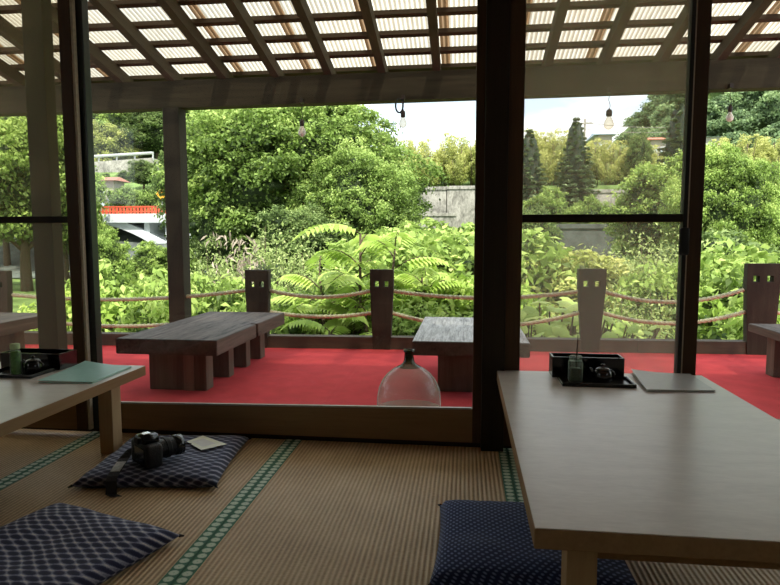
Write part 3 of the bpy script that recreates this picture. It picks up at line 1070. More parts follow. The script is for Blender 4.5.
bench('long dark wooden bench on the red carpet, left of the demijohn', -1.905, -1.322, 3.11, 4.36, .315, .085,
      [(3.25, 3.345), (3.585, 3.665), (3.885, 3.965), (4.17, 4.27)], M['bench_top'], (.115, .125), 3.755, True)
bench('wooden bench with a silver-worn top beside the black pillar', -.276, .345, 3.225, 4.25, .315, .078,
      [(3.40, 3.50), (3.95, 4.05)], M['bench_grey'], (.13, .13))
bench('wooden bench cut off by the right edge of the photo', 1.822, 2.42, 2.80, 4.165, .315, .05,
      [(4.0, 4.10), (3.0, 3.1)], M['bench_top'], (.09, .36))
bench('wooden bench seen through the left screen door', -3.62, -2.985, 3.0, 4.12, .315, .085,
      [(3.12, 3.22), (3.85, 3.95)], M['bench_top'], (.12, .12))

# ------------------------------------------------------------------ demijohn
dx, dy = -.262, 2.885
t = thing('demijohn', 'squat clear glass demijohn with green neck, just outside the glass', 'bottle', (dx, dy, 0))
prof = [(.120, .001), (.143, .008), (.153, .030), (.1555, .065), (.1535, .105), (.146, .145), (.130, .182), (.108, .211), (.082, .233), (.058, .247), (.040, .257), (.030, .266)]
bm = nb(); lathe(bm, prof, dx, dy, 0, 48, cap=False)
obj('glass_body', bm, M['demijohn'], t, smooth=True)
bm = nb(); lathe(bm, [(.058, .2475), (.040, .2575), (.0300, .2665), (.0245, .280), (.0225, .300), (.0220, .318), (.0265, .320), (.0265, .331), (.019, .331), (.018, .30), (.021, .275)], dx, dy, 0, 36, cap=False)
obj('neck', bm, M['neck_glass'], t, smooth=True)
bm = nb(); lathe(bm, [(0, .003), (.118, .004), (.142, .011), (.150, .030), (.151, .046)], dx, dy, 0, 40, cap=False)  # inner bowl whose pale haze paints the white reflection near the bottom
obj('base_reflection', bm, M['base_glass'], t, smooth=True)

# ------------------------------------------------------------------ porch roof
SL = .0165
def bz(x): return 1.905 + SL * x            # underside of the beam
RS = -.235                                   # roof fall per metre outwards
pr = thing('porch_roof', 'timber porch roof of rafters, battens and corrugated translucent sheets over the veranda', 'roof', (-.6, 4.69, 0))
bm = nb()
x0, x1 = -5.4, 3.8
a = [bm.verts.new((x, fy(x) + dy, bz(x) + dz)) for x in (x0, x1) for dy in (0, .105) for dz in (0, .208)]
for f in ((0, 1, 3, 2), (4, 6, 7, 5), (0, 4, 5, 1), (2, 3, 7, 6), (1, 5, 7, 3), (0, 2, 6, 4)): bm.faces.new([a[i] for i in f])
obj('beam', bm, M['beam'], pr)


def zroof(x, y): return bz(x) + .205 + RS * (y - fy(x))


def roof_bar(x, y0, y1, w, z0, z1):
    bm = nb()
    vs = [bm.verts.new((xx, y, zroof(x, y) + zz)) for y in (y0, y1) for xx in (x - w / 2, x + w / 2) for zz in (z0, z1)]
    for f in ((0, 1, 3, 2), (4, 6, 7, 5), (0, 4, 5, 1), (2, 3, 7, 6), (1, 5, 7, 3), (0, 2, 6, 4)): bm.faces.new([vs[i] for i in f])
    return bm


for i in range(-9, 9):
    xr = -.633 + .4075 * i
    obj('rafter', roof_bar(xr, 2.64, fy(xr) + .50, .058, 0, .092), M['rafter'], pr)
def batten(yc):
    bm = nb()
    vs = []
    for x in (-5.2, 3.2):
        for dy in (-.021, .021):
            for dz in (.093, .122):
                y = yc + dy + .045 * x
                vs.append(bm.verts.new((x, y, zroof(x, y) + dz)))
    for f in ((0, 1, 3, 2), (4, 6, 7, 5), (0, 4, 5, 1), (2, 3, 7, 6), (1, 5, 7, 3), (0, 2, 6, 4)): bm.faces.new([vs[i] for i in f])
    return bm
for k in range(-1, 9):
    obj('batten', batten(4.62 - .232 * k), M['batten'], pr)
for i in range(-8, 7):
    xc = -.43 + .54 * i
    bm = nb()
    rows = []
    nx = 152
    for y in (2.36, fy(xc) + .44):
        rows.append([])
        for q in range(nx + 1):
            xx = xc - .304 + .608 * q / nx
            rows[-1].append(bm.verts.new((xx, y, zroof(xc, y) + SL * (xx - xc) + .132 + (.002 if i % 2 else 0) + .008 * math.sin(2 * PI * (xx - xc) / .032))))
    for q in range(nx):
        bm.faces.new((rows[0][q], rows[0][q + 1], rows[1][q + 1], rows[1][q]))
    finish(bm, True)
    bmesh.ops.translate(bm, verts=bm.verts[:], vec=(-xc, 0, 0))
    o = obj('roof_sheet', bm, M['sheet'], None, smooth=True)
    o.parent = pr
    o.location = Vector((xc, 0, 0)) - Vector(pr.location)
xx = -2.265
obj('post', bx(xx - .066, xx + .066, fy(xx) - .025, fy(xx) + .10, 0, bz(xx) + .002, .004), M['pole'], pr)
xx = 3.1
obj('post', bx(xx - .066, xx + .066, fy(xx) - .025, fy(xx) + .10, 0, bz(xx) + .002, .004), M['pole'], pr)
obj('post', bx(-2.585, -2.455, 3.40, 3.49, 0, 2.30, .005), M['pole_olive'], pr)

# ------------------------------------------------------------------ bulbs
def bulb(label, px, y_top, y_sock, y_bot, frosted=False, loop=False):
    Y = fy(at(px, 110, 4.7).x) - .03
    p1, p2, p0 = at(px, y_sock, Y), at(px, y_bot, Y), at(px, y_top, Y)
    x, y = p1.x, p1.y
    zt = bz(x) + .01
    t = thing('hanging_bulb', label, 'light bulb', (x, y, p2.z), group='bare bulbs hung under the porch beam')
    h = p1.z - p2.z
    r = h * .36
    bm = nb()
    lathe(bm, [(0, 0), (r * .5, h * .06), (r * .9, h * .22), (r, h * .42), (r * .85, h * .62), (r * .52, h * .85), (r * .42, h)], x, y, p2.z, 20, cap=False)
    obj('glass_bulb', bm, M['bulb_frost' if frosted else 'bulb'], t, smooth=True)
    bm = nb()
    lathe(bm, [(r * .5, 0), (r * .62, .004), (r * .62, .034), (r * .45, .046), (.006, .050), (.004, .056)], x, y, p1.z - .002, 16)
    obj('socket', bm, M['socket'], t, smooth=True)
    s = p1.z + .05
    bm = nb()
    if loop:
        pts = [(x, y, s)]
        cxl, czl = x - .028, s + .035
        for q in range(0, 21):
            a_ = -.5 + q / 20 * 2 * PI * 1.0
            pts.append((cxl + .028 * math.cos(a_), y + .003 * q / 20, czl + .052 * math.sin(a_)))
        pts.append((x + .004, y + .01, zt + .02))
        tube(bm, pts, .0065, 8)
    else:
        pts = [(x + .006 * math.sin(q * 1.1), y, s + (zt + .03 - s) * q / 10) for q in range(11)]
        tube(bm, pts, .0022, 6)
    obj('cord', bm, M['cord'], t, smooth=True)
    b2 = nb()
    box(b2, x - .012, x + .012, y - .012, fy(x) + .004, zt - .012, zt + .02)
    obj('clip', b2, M['socket'], t)


bulb('frosted pinkish bulb against the big tree, leftmost of the hanging bulbs', 302, 104, 126, 137, True)
bulb('clear bulb with a thick looped black cord, against the white sky', 403, 101, 117, 128, False, True)
bulb('clear bulb hanging beyond the right screen door, between beam and bamboo', 609, 92, 116, 130)
bulb('small bulb on a thin cord at the far right, before the distant hill', 730, 90, 112, 122, True)

# ------------------------------------------------------------------ terrain
def sst(a, b, v):
    t_ = min(1, max(0, (v - a) / (b - a)))
    return t_ * t_ * (3 - 2 * t_)


def ground(x, y):
    zz = -1.25
    zz += 2.7 * sst(36, 46.5, y)
    zz += 3.5 * sst(48.0, 48.6, y)
    zz += 3.2 * sst(50, 64, y)
    zz += 22 * sst(66, 110, y) * (sst(0, 16, -x - 14 - max(0, y - 66) * .12))
    zz += 36 * sst(95, 165, y) * sst(22, 66, x)
    zz += .12 * noise.noise(Vector((x * .25, y * .25, 0))) * min(1, max(0, (y - 6) / 6))
    return zz


bm = nb()
gx = [-130 + 2.5 * i for i in range(105)]
gy = [5.0 + .8 * i for i in range(40)] + [37 + .6 * i for i in range(20)] + [49 + 2.0 * i for i in range(30)] + [110 + 6 * i for i in range(20)]
V = [[bm.verts.new((x, y, ground(x, y))) for x in gx] for y in gy]
for j in range(len(gy) - 1):
    for i in range(len(gx) - 1):
        bm.faces.new((V[j][i], V[j][i + 1], V[j + 1][i + 1], V[j + 1][i]))
struct('ground', bm, M['soil'], smooth=True)
# river at the left, gravel strips at the right
def patch(name, quad, mat, dz=.05, n=16):
    b = nb()
    A = [[None] * (n + 1) for _ in range(n + 1)]
    for i in range(n + 1):
        for j in range(n + 1):
            u, v = i / n, j / n
            p = [quad[0][k_] * (1 - u) * (1 - v) + quad[1][k_] * u * (1 - v) + quad[2][k_] * u * v + quad[3][k_] * (1 - u) * v for k_ in (0, 1)]
            A[i][j] = b.verts.new((p[0], p[1], ground(p[0], p[1]) + dz))
    for i in range(n):
        for j in range(n):
            b.faces.new((A[i][j], A[i + 1][j], A[i + 1][j + 1], A[i][j + 1]))
    return struct(name, b, mat, smooth=True)
patch('river', [(-40, 27.5), (-9, 30.5), (-9, 35.5), (-40, 35.5)], M['water'], .06)
patch('arch_dark_patch', [(-34, 35.6), (-15, 35.6), (-15, 47.3), (-34, 47.3)], M['stone_dark'], .06)  # dark sheet added over the ground to darken the view under the arch
patch('path', [(2, 17.0), (9, 17.5), (9, 22), (2, 21)], M['bank'], .05)

# ------------------------------------------------------------------ retaining walls, bridge, houses
def slab(name, label, px0, px1, ytop, ybot, Y, mat, th=.5, cat='wall', coping=True, zb=None):
    a, b_ = at(px0, ytop, Y), at(px1, ybot, Y)
    z0 = b_.z if zb is None else zb
    t = thing(name, label, cat, ((a.x + b_.x) / 2, Y, z0))
    obj('wall_face', bx(a.x, b_.x, Y, Y + th, z0, a.z - .25, .03), mat, t)
    obj('coping', bx(a.x - .06, b_.x + .06, Y - .08, Y + th, a.z - .25, a.z, .02), mat, t)
    return t


slab('retaining_wall', 'tall grey retaining wall below the bamboo, right half with dark streaks', 447, 480, 186, 226, 47.6, M['stone'], 1.2, zb=.9)
slab('retaining_wall', 'pale grey retaining wall beside the big tree, left of the dark seam', 404, 446, 187, 226, 47.55, M['stone'], 1.2, zb=.9)
slab('retaining_wall', 'low grey concrete wall standing before the tall retaining walls', 406, 456, 213, 231, 45.6, M['stone'], .6, zb=.4)
slab('retaining_wall', 'weathered retaining wall behind the right screen door', 548, 642, 190, 222, 47.6, M['stone'], 1.2, zb=.9)
slab('river_wall', 'dark wall behind the right screen door', 556, 622, 224, 259, 33.5, M['stone_dark'], .6, zb=-1.3)

# bridge
BY = 42.0
pL, pR = at(20, 218, BY), at(200, 218, BY)
br = thing('arch_bridge', 'white concrete arch bridge with a red railing across the river', 'bridge', ((pL.x + pR.x) / 2, BY, -1.2))
zd = at(150, 217, BY).z
obj('deck_girder', bx(pL.x - 8, pR.x + .6, BY - .3, BY + 4, zd - .42, zd + .22, .03), M['bridge_white'], br)
xc = at(72, 0, BY).x
half = at(187, 0, BY).x - xc
zcrown, zspr = at(100, 214.5, BY).z, at(187, 266, BY).z
bm = nb()
nseg = 40
up_, lo_ = [], []
for i in range(nseg + 1):
    s = -1 + 2 * i / nseg
    zz = zcrown - (zcrown - zspr) * s * s
    up_.append((xc + half * s, zz))
    lo_.append((xc + half * s, zz - .55 - .35 * s * s))
for i in range(nseg):
    prism(bm, [up_[i], up_[i + 1], lo_[i + 1], lo_[i]], BY, BY + 3.4)
bmesh.ops.remove_doubles(bm, verts=bm.verts[:], dist=1e-4)
obj('arch_rib', bm, M['bridge_white'], br)
for px in (24, 48, 114, 138, 160):
    p = at(px, 0, BY)
    s = (p.x - xc) / half
    z0 = zcrown - (zcrown - zspr) * s * s - .1
    obj('spandrel_column', bx(p.x - .2, p.x + .2, BY + .1, BY + 3.2, z0, zd - .4), M['bridge_white'], br)
p = at(182, 0, BY)
obj('pier', bx(p.x - .38, p.x + .38, BY - .1, BY + 3.6, -1.4 + 1.2, zd - .41, .03), M['bridge_white'], br)
rb = nb()
z1 = at(150, 206, BY).z
box(rb, pL.x - 8, pR.x + .6, BY - .1, BY, z1 - .1, z1)
box(rb, pL.x - 8, pR.x + .6, BY - .1, BY, zd + .35, zd + .43)
q = pL.x - 8
while q < pR.x + .6:
    box(rb, q, q + .16, BY - .08, BY - .02, zd + .21, z1 - .05)
    q += .27
obj('railing', rb, M['bridge_red'], br)
lp_ = at(129, 220, BY - .6)
sgn = thing('road_sign', 'small orange road sign at the end of the red bridge railing', 'sign', (at(161, 0, 45.5).x, 45.5, ground(-20, 45.5)))
p = at(161.5, 194, 45.5)
obj('sign_pole', bx(p.x - .05, p.x + .05, 45.55, 45.65, ground(p.x, 45.5), p.z + .3), M['rail_white'], sgn)
bm = nb()
c_ = [bm.verts.new((p.x + .45 * math.cos(a), yy, p.z + .45 * math.sin(a))) for yy in (45.45, 45.53) for a in (0, PI / 2, PI, 1.5 * PI)]
bm.faces.new(c_[:4]); bm.faces.new(c_[4:][::-1])
for i in range(4): bm.faces.new((c_[i], c_[(i + 1) % 4], c_[4 + (i + 1) % 4], c_[4 + i]))
obj('sign_plate', bm, M['orange'], sgn)


def house(name, label, px0, px1, y_ridge, y_eave, y_base, Y, roof, depth=5, nwin=3, zb=None):
    a, b_ = at(px0, y_eave, Y), at(px1, y_base, Y)
    zr = at(px0, y_ridge, Y).z
    z0 = b_.z if zb is None else zb
    t = thing(name, label, 'house', ((a.x + b_.x) / 2, Y, z0))
    obj('wall', bx(a.x, b_.x, Y, Y + depth, z0, a.z), M['house_wall'], t)
    b = nb()
    e = .4
    pts = [(a.x - e, Y - e, a.z), (b_.x + e, Y - e, a.z), (b_.x + e, Y + depth + e, a.z), (a.x - e, Y + depth + e, a.z), (a.x - e + .3, Y + depth / 2, zr), (b_.x + e - .3, Y + depth / 2, zr)]
    v = [b.verts.new(q_) for q_ in pts]
    for f in ((0, 1, 5, 4), (2, 3, 4, 5), (0, 4, 3), (1, 2, 5), (3, 2, 1, 0)): b.faces.new([v[i] for i in f])
    obj('roof', b, roof, t)
    w = (b_.x - a.x)
    for i in range(nwin):
        xa = a.x + w * (i + .18) / nwin
        xb = a.x + w * (i + .82) / nwin
        wn = obj('window', bx(xa, xb, Y - .06, Y + .02, z0 + (a.z - z0) * .25, z0 + (a.z - z0) * .82), M['rail_white'], t)
        obj('pane', bx(xa + .06, xb - .06, Y - .08, Y - .061, z0 + (a.z - z0) * .30, z0 + (a.z - z0) * .77), M['pane_far'], wn)
    return t


house('house', 'low building with a brown roof and pale windows above the bridge', 84, 114, 176.5, 181, 198, 46.9, M['roof_brown'], depth=1.6, nwin=4, zb=1.3)
house('house', 'house with an orange-red roof on the skyline right of the bamboo', 651, 667, 134, 140, 148, 70, M['roof_red'], nwin=2, zb=7.5)
house('house', 'small house with a blue-grey roof above the bamboo, right of the tall conifer', 598, 612, 129, 135, 142, 66, M['roof_blue'], nwin=2, zb=7.3)
house('house', 'blue-grey roofed house at the foot of the distant hill', 704, 726, 133, 137, 146, 74, M['roof_blue'], nwin=3, zb=7.9)
# guard rail along the hillside road
a, b_ = at(-60, 168, 60), at(152, 153, 61)
gr = thing('guard_rail', 'white guard rail along the hillside road above the bridge', 'railing', ((a.x + b_.x) / 2, 60.5, a.z - 1))
bm = nb(); tube(bm, [a, a.lerp(b_, .5) + Vector((0, 0, .12)), b_], .15, 8)
obj('rail_beam', bm, M['rail_white'], gr)
for i in range(13):
    p = a.lerp(b_, i / 12)
    obj('rail_post', bx(p.x - .06, p.x + .06, p.y + .1, p.y + .25, p.z - .75, p.z + .15), M['rail_white'], gr)
bm = nb()
vs = [bm.verts.new((p.x, p.y + dy, zz)) for p in (a, b_) for dy in (-.12, 1.4) for zz in (4.3, p.z - .5)]
for f in ((0, 1, 3, 2), (4, 6, 7, 5), (0, 4, 5, 1), (2, 3, 7, 6), (1, 5, 7, 3), (0, 2, 6, 4)): bm.faces.new([vs[i] for i in f])
tag(obj('road_wall', bm, M['stone'], origin=(a.lerp(b_, .5).x, 60.5, 4.3)), 'grey road wall under the hillside guard rail', 'wall')
# power lines
p = at(585, 119, 62)
up = thing('utility_pole', 'thin utility pole sticking up behind the tall conifer', 'pole', (p.x, 62, ground(p.x, 62)))
obj('shaft', bx(p.x - .09, p.x + .09, 61.91, 62.09, ground(p.x, 62), p.z), M['stone'], up)
obj('crossarm', bx(p.x - .7, p.x + .7, 61.86, 61.91, p.z - .5, p.z - .35), M['stone'], up)
for (dz, w) in ((-.35, 'upper'), (-.95, 'lower')):
    e = at(700, 126 if dz > -.5 else 130, 68)
    bm = nb()
    tube(bm, [Vector((p.x + (e.x - p.x) * s / 12, 62 + (e.y - 62) * s / 12, p.z + dz + (e.z - p.z - dz) * s / 12 - 1.2 * (s / 12) * (1 - s / 12))) for s in range(13)], .03, 5)
    tag(obj('power_line', bm, M['stone'], origin=(p.x, 62, p.z)), f'{w} power line crossing the sky right of the conifer', 'cable')


# ------------------------------------------------------------------ foliage
def mesh_from(name, verts, faces4, shade, mat):
    me = bpy.data.meshes.new(name)
    nv, nf = len(verts), len(faces4)
    me.vertices.add(nv)
    me.vertices.foreach_set('co', verts.astype(np.float32).ravel())
    me.loops.add(nf * 4)
    me.polygons.add(nf)
    me.loops.foreach_set('vertex_index', faces4.astype(np.int32).ravel())
    me.polygons.foreach_set('loop_start', np.arange(0, nf * 4, 4, dtype=np.int32))
    try: me.polygons.foreach_set('loop_total', np.full(nf, 4, dtype=np.int32))
    except Exception: pass
    me.update(calc_edges=True)
    at_ = me.attributes.new('shade', 'FLOAT', 'POINT')
    at_.data.foreach_set('value', shade.astype(np.float32))
    me.materials.append(mat)
    return me


def unit(v): return v / np.maximum(np.linalg.norm(v, axis=1, keepdims=True), 1e-9)


def leaves(P, Nrm, size, aspect=.5, droop=.3, shade=None, jitter=.6):
    """folded rhombic leaves at points P"""
    n = len(P)
    nr = unit(Nrm + rng.normal(0, jitter, (n, 3)))
    a = rng.normal(0, 1, (n, 3))
    a[:, 2] -= droop * 2
    d = unit(a - nr * np.sum(a * nr, 1, keepdims=True))
    s = np.cross(nr, d)
    Ls = (size * rng.uniform(.65, 1.3, n))[:, None]
    W = Ls * aspect
    v0 = P - d * Ls * .5
    v2 = P + d * Ls * .5 - nr * Ls * .10
    v1 = P + s * W * .5 + nr * Ls * .07
    v3 = P - s * W * .5 + nr * Ls * .07
    verts = np.stack([v0, v1, v2, v3], 1).reshape(-1, 3)
    faces = np.arange(n * 4).reshape(n, 4)
    if shade is None: shade = rng.uniform(.3, 1, n)
    return verts, faces, np.repeat(shade, 4)


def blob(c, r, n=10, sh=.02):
    """inner blob of a clump, coloured dark for the shade between leaves (quads)"""
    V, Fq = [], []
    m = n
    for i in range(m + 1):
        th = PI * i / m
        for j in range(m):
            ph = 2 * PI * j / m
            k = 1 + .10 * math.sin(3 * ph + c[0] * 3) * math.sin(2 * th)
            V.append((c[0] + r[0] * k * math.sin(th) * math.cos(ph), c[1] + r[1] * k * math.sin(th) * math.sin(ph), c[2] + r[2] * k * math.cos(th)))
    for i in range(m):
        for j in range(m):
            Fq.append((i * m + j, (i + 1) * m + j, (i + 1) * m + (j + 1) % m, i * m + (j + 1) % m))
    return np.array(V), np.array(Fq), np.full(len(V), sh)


def join(parts):
    Vs, Fs, Ss, off = [], [], [], 0
    for v, f, s in parts:
        Vs.append(v); Fs.append(f + off); Ss.append(s); off += len(v)
    return np.concatenate(Vs), np.concatenate(Fs), np.concatenate(Ss)


def clump_crown(W, D, Ht, nclump, csize, lsize, ndens, aspect=.55, flat=.6, droop=.3, core=.72, up=.7, low=.25, jitter=.6, layers=2):
    """crown of leafy clumps about the origin; base of crown at z=0, height Ht"""
    parts = []
    cz = Ht * .45
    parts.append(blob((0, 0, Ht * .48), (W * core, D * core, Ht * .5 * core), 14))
    cl = []
    tries = 0
    while len(cl) < nclump and tries < nclump * 60:
        tries += 1
        v = rng.normal(0, 1, 3)
        v /= np.linalg.norm(v)
        if v[2] < -.75: continue
        rr = rng.uniform(.72, 1.0)
        k = 1 + .18 * noise.noise(Vector(v * 1.7) + Vector((W, Ht, nclump)))
        c = np.array([v[0] * W * rr * k, v[1] * D * rr * k, Ht * .5 + v[2] * Ht * .5 * rr * k])
        if c[2] < Ht * low * .5: continue
        if any(np.linalg.norm((c - o[0]) / np.array([1, 1, flat])) < csize * .62 for o in cl): continue
        cl.append((c, csize * rng.uniform(.7, 1.25), rng.uniform(-.16, .16)))
    ni = int(nclump * 55)
    v = unit(rng.normal(0, 1, (ni, 3)))
    P = v * rng.uniform(.70, .93, ni)[:, None] * np.array([W, D, Ht * .5]) + np.array([0, 0, Ht * .5])
    P = P[P[:, 2] > Ht * low * .3]
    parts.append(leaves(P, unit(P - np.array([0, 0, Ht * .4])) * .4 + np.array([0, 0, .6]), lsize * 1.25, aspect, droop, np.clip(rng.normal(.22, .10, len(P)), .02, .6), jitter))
    for c, r, tone in cl:
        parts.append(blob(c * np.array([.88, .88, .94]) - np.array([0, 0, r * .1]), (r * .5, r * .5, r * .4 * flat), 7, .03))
        nsub = 14
        per = max(6, int(ndens * (r / csize) ** 2 / nsub))
        v = rng.normal(0, 1, (nsub, 3))
        v[:, 2] = v[:, 2] * .8 + .25
        v = unit(v)
        for d in v:
            sr = r * rng.uniform(.30, .50)
            sc_ = c + d * rng.uniform(.6, 1.05) * np.array([r, r, r * flat])
            st = tone + rng.uniform(-.14, .14)
            q = rng.normal(0, 1, (per, 3)) * np.array([.55, .55, .30]) * sr
            rr_ = np.sum((q[:, :2] / sr) ** 2, 1)
            q[:, 2] -= .35 * rr_ * sr
            P = sc_ + q
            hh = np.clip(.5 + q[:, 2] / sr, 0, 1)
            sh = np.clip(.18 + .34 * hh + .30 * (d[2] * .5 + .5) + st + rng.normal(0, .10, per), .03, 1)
            nr = q / sr * .5 + d * (1 - up) * .6 + np.array([0, 0, up])
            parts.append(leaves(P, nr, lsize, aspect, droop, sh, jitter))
    return join(parts)


def trunk_bm(h, r, lean=0.0, branches=5, spread=1.0, crown_h=2.0):
    bm = nb()
    tube(bm, [(lean * s / 6 * h * .2 + .06 * r * math.sin(s * 2), .05 * r * math.cos(s * 3), -.15 + (h + .15) * s / 6) for s in range(7)], [r * (1.25 - .55 * s / 6) for s in range(7)], 10)
    for i in range(branches):
        a = 2 * PI * i / branches + .4
        z0 = h * (.6 + .35 * (i % 3) / 3)
        tube(bm, [(lean * h * .2 * z0 / h, 0, z0), (spread * .35 * math.cos(a), spread * .35 * math.sin(a), z0 + crown_h * .25), (spread * .75 * math.cos(a), spread * .75 * math.sin(a), z0 + crown_h * .6)], [r * .5, r * .32, r * .12], 7)
    return bm


PROTO = {}


def tree(key, label, X, Y, scale=1.0, rz=0.0, group=None, name='broadleaf_tree', cat='tree', sc3=None, base=None):
    """place a copy of a tree kind: first use builds it"""
    zb = ground(X, Y) if base is None else base
    maker, mat = KINDS[key]
    if key not in PROTO:
        (v, f, s), tb = maker()
        PROTO[key] = (mesh_from('foliage', v, f, s, M[mat]), None if tb is None else tb_mesh(tb))
    me, tm = PROTO[key]
    t = thing(name, label, cat, (X, Y, zb), rz, group)
    t.scale = sc3 if sc3 else (scale, scale, scale)
    o = bpy.data.objects.new('foliage', me); COL.objects.link(o); o.parent = t
    if tm:
        o2 = bpy.data.objects.new('stem' if cat != 'tree' else 'trunk', tm); COL.objects.link(o2); o2.parent = t
    return t


def tb_mesh(bm):
    finish(bm, True)
    me = bpy.data.meshes.new('trunk')
    bm.to_mesh(me); bm.free()
    me.materials.append(M['trunk'])
    return me


def shifted(c, dz):
    v, f, s = c
    v = v.copy(); v[:, 2] += dz
    return v, f, s


# each maker returns crown arrays (base at ground z=0) and trunk bmesh ; unit size documented in metres
def mk_big():        # 9.5 m wide, 8.5 m tall
    return shifted(clump_crown(4.6, 3.6, 7.6, 150, .88, .155, 720, .62, .72, core=.78), .9), trunk_bm(3.0, .30, 0, 6, 3.0, 4)
def mk_round():      # 5 m wide, 6 m tall
    return shifted(clump_crown(2.5, 2.2, 5.0, 70, .62, .15, 400, .6, .75, core=.76), .9), trunk_bm(2.2, .16, .1, 5, 1.6, 2.6)
def mk_deep():
    return shifted(clump_crown(2.6, 2.3, 5.4, 66, .68, .16, 380, .55, .8, core=.76), .7), trunk_bm(2.2, .17, 0, 5, 1.6, 2.6)
def mk_park():       # on a clean trunk
    return shifted(clump_crown(3.0, 2.6, 4.6, 60, .75, .18, 380, .6, .72, low=.1), 1.7), trunk_bm(2.6, .22, 0, 6, 2.0, 2.4)
def mk_bamboo():     # feathery plume 2 m wide 6 m tall
    parts = []
    for i in range(12):
        a, rr = rng.uniform(0, 2 * PI), 1.0 * math.sqrt(rng.uniform(0, 1))
        x, y = rr * math.cos(a), rr * math.sin(a)
        h = rng.uniform(3.6, 6.4)
        bend = rng.uniform(.5, 1.7)
        n = 360
        s = rng.uniform(.22, 1, n)
        rad = .35 + .42 * np.sin(s * 13 + i * 2.1) ** 2 * np.sin(np.clip(s, 0, 1) * PI * .80 + .45)
        ang = rng.uniform(0, 2 * PI, n)
        q = np.sqrt(rng.uniform(0, 1, n)) * rad
        P = np.stack([x + bend * math.cos(a) * s ** 2 + q * np.cos(ang), y + bend * math.sin(a) * s ** 2 + q * np.sin(ang), h * s - .3 * q], 1)
        nr = np.stack([np.cos(ang), np.sin(ang), np.full(n, .5)], 1)
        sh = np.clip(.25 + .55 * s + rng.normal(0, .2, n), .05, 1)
        parts.append(leaves(P, nr, .26, .36, .35, sh, 1.1))
    parts.append(blob((0, 0, 2.4), (.85, .85, 2.2), 10, .15))
    bm = nb()
    for i in range(9):
        a = 2 * PI * i / 9
        rr = .3 + .5 * (i % 3) / 2
        tube(bm, [(rr * math.cos(a), rr * math.sin(a), -.2), (rr * 1.1 * math.cos(a), rr * 1.1 * math.sin(a), 2.5), (rr * 1.5 * math.cos(a), rr * 1.5 * math.sin(a), 4.8)], [.05, .045, .02], 6)
    return join(parts), bm
def mk_conifer():    # 3.4 m wide 9 m tall
    parts = [blob((0, 0, 4.6), (.55, .55, 4.0), 10, .03)]
    h = 9.0
    k = 0
    zz = .9
    while zz < h - .15:
        R = 1.75 * (1 - zz / h) ** .8 + .06
        nb_ = max(4, int(9 * R / 1.7) + 3)
        for i in range(nb_):
            a = 2 * PI * i / nb_ + k * .7 + rng.uniform(-.2, .2)
            n = int(34 + 46 * R)
            s = np.sqrt(rng.uniform(.05, 1, n))
            w = rng.normal(0, .12, n) * R * (1.1 - s * .6)
            Rr = R * rng.uniform(.8, 1.12)
            P = np.stack([math.cos(a) * s * Rr - math.sin(a) * w, math.sin(a) * s * Rr + math.cos(a) * w, zz - .38 * s * Rr + .12 * s ** 2 + rng.normal(0, .05, n)], 1)
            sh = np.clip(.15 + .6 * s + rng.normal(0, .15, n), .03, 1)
            parts.append(leaves(P, np.tile([0, 0, 1.0], (n, 1)), .22, .4, .6, sh, .5))
        zz += .34
        k += 1
    return join(parts), trunk_bm(8.0, .16, 0, 0)
def mk_bush(W, Ht, ncl, cs, ls, nd, asp=.5, droop=.3, up=.6, jit=.6):
    def f():
        return shifted(clump_crown(W, W * .85, Ht, ncl, cs, ls, nd, asp, .65, droop, .6, up, .0, jit), 0.0), trunk_bm(Ht * .55, .035, 0, 5, W * .5, Ht * .4)
    return f
def mk_feather():    # loose twiggy shrub, 2.4 wide 2.4 tall
    parts = []
    bm = nb()
    for i in range(40):
        a = rng.uniform(0, 2 * PI); el = rng.uniform(.35, 1.45)
        Ls = rng.uniform(1.2, 2.1)
        n = 190
        s = rng.uniform(.25, 1, n)
        q = rng.normal(0, .13, (n, 3)) * (0.5 + s[:, None])
        dirv = np.array([math.cos(a) * math.cos(el), math.sin(a) * math.cos(el), math.sin(el) * 1.15])
        P = dirv * Ls * s[:, None] + q + np.array([0, 0, .15]) - np.outer(s ** 3, [0, 0, .18])
        sh = np.clip(.22 + .5 * s + rng.normal(0, .18, n), .04, 1)
        parts.append(leaves(P, np.tile([dirv[0] * .3, dirv[1] * .3, .9], (n, 1)), .085, .5, .4, sh, .7))
        tube(bm, [(0, 0, -.1), tuple(dirv * Ls * .5), tuple(dirv * Ls * .95)], [.02, .012, .004], 5)
    parts.append(blob((0, 0, .8), (.8, .7, .75), 10, .06))
    return join(parts), bm
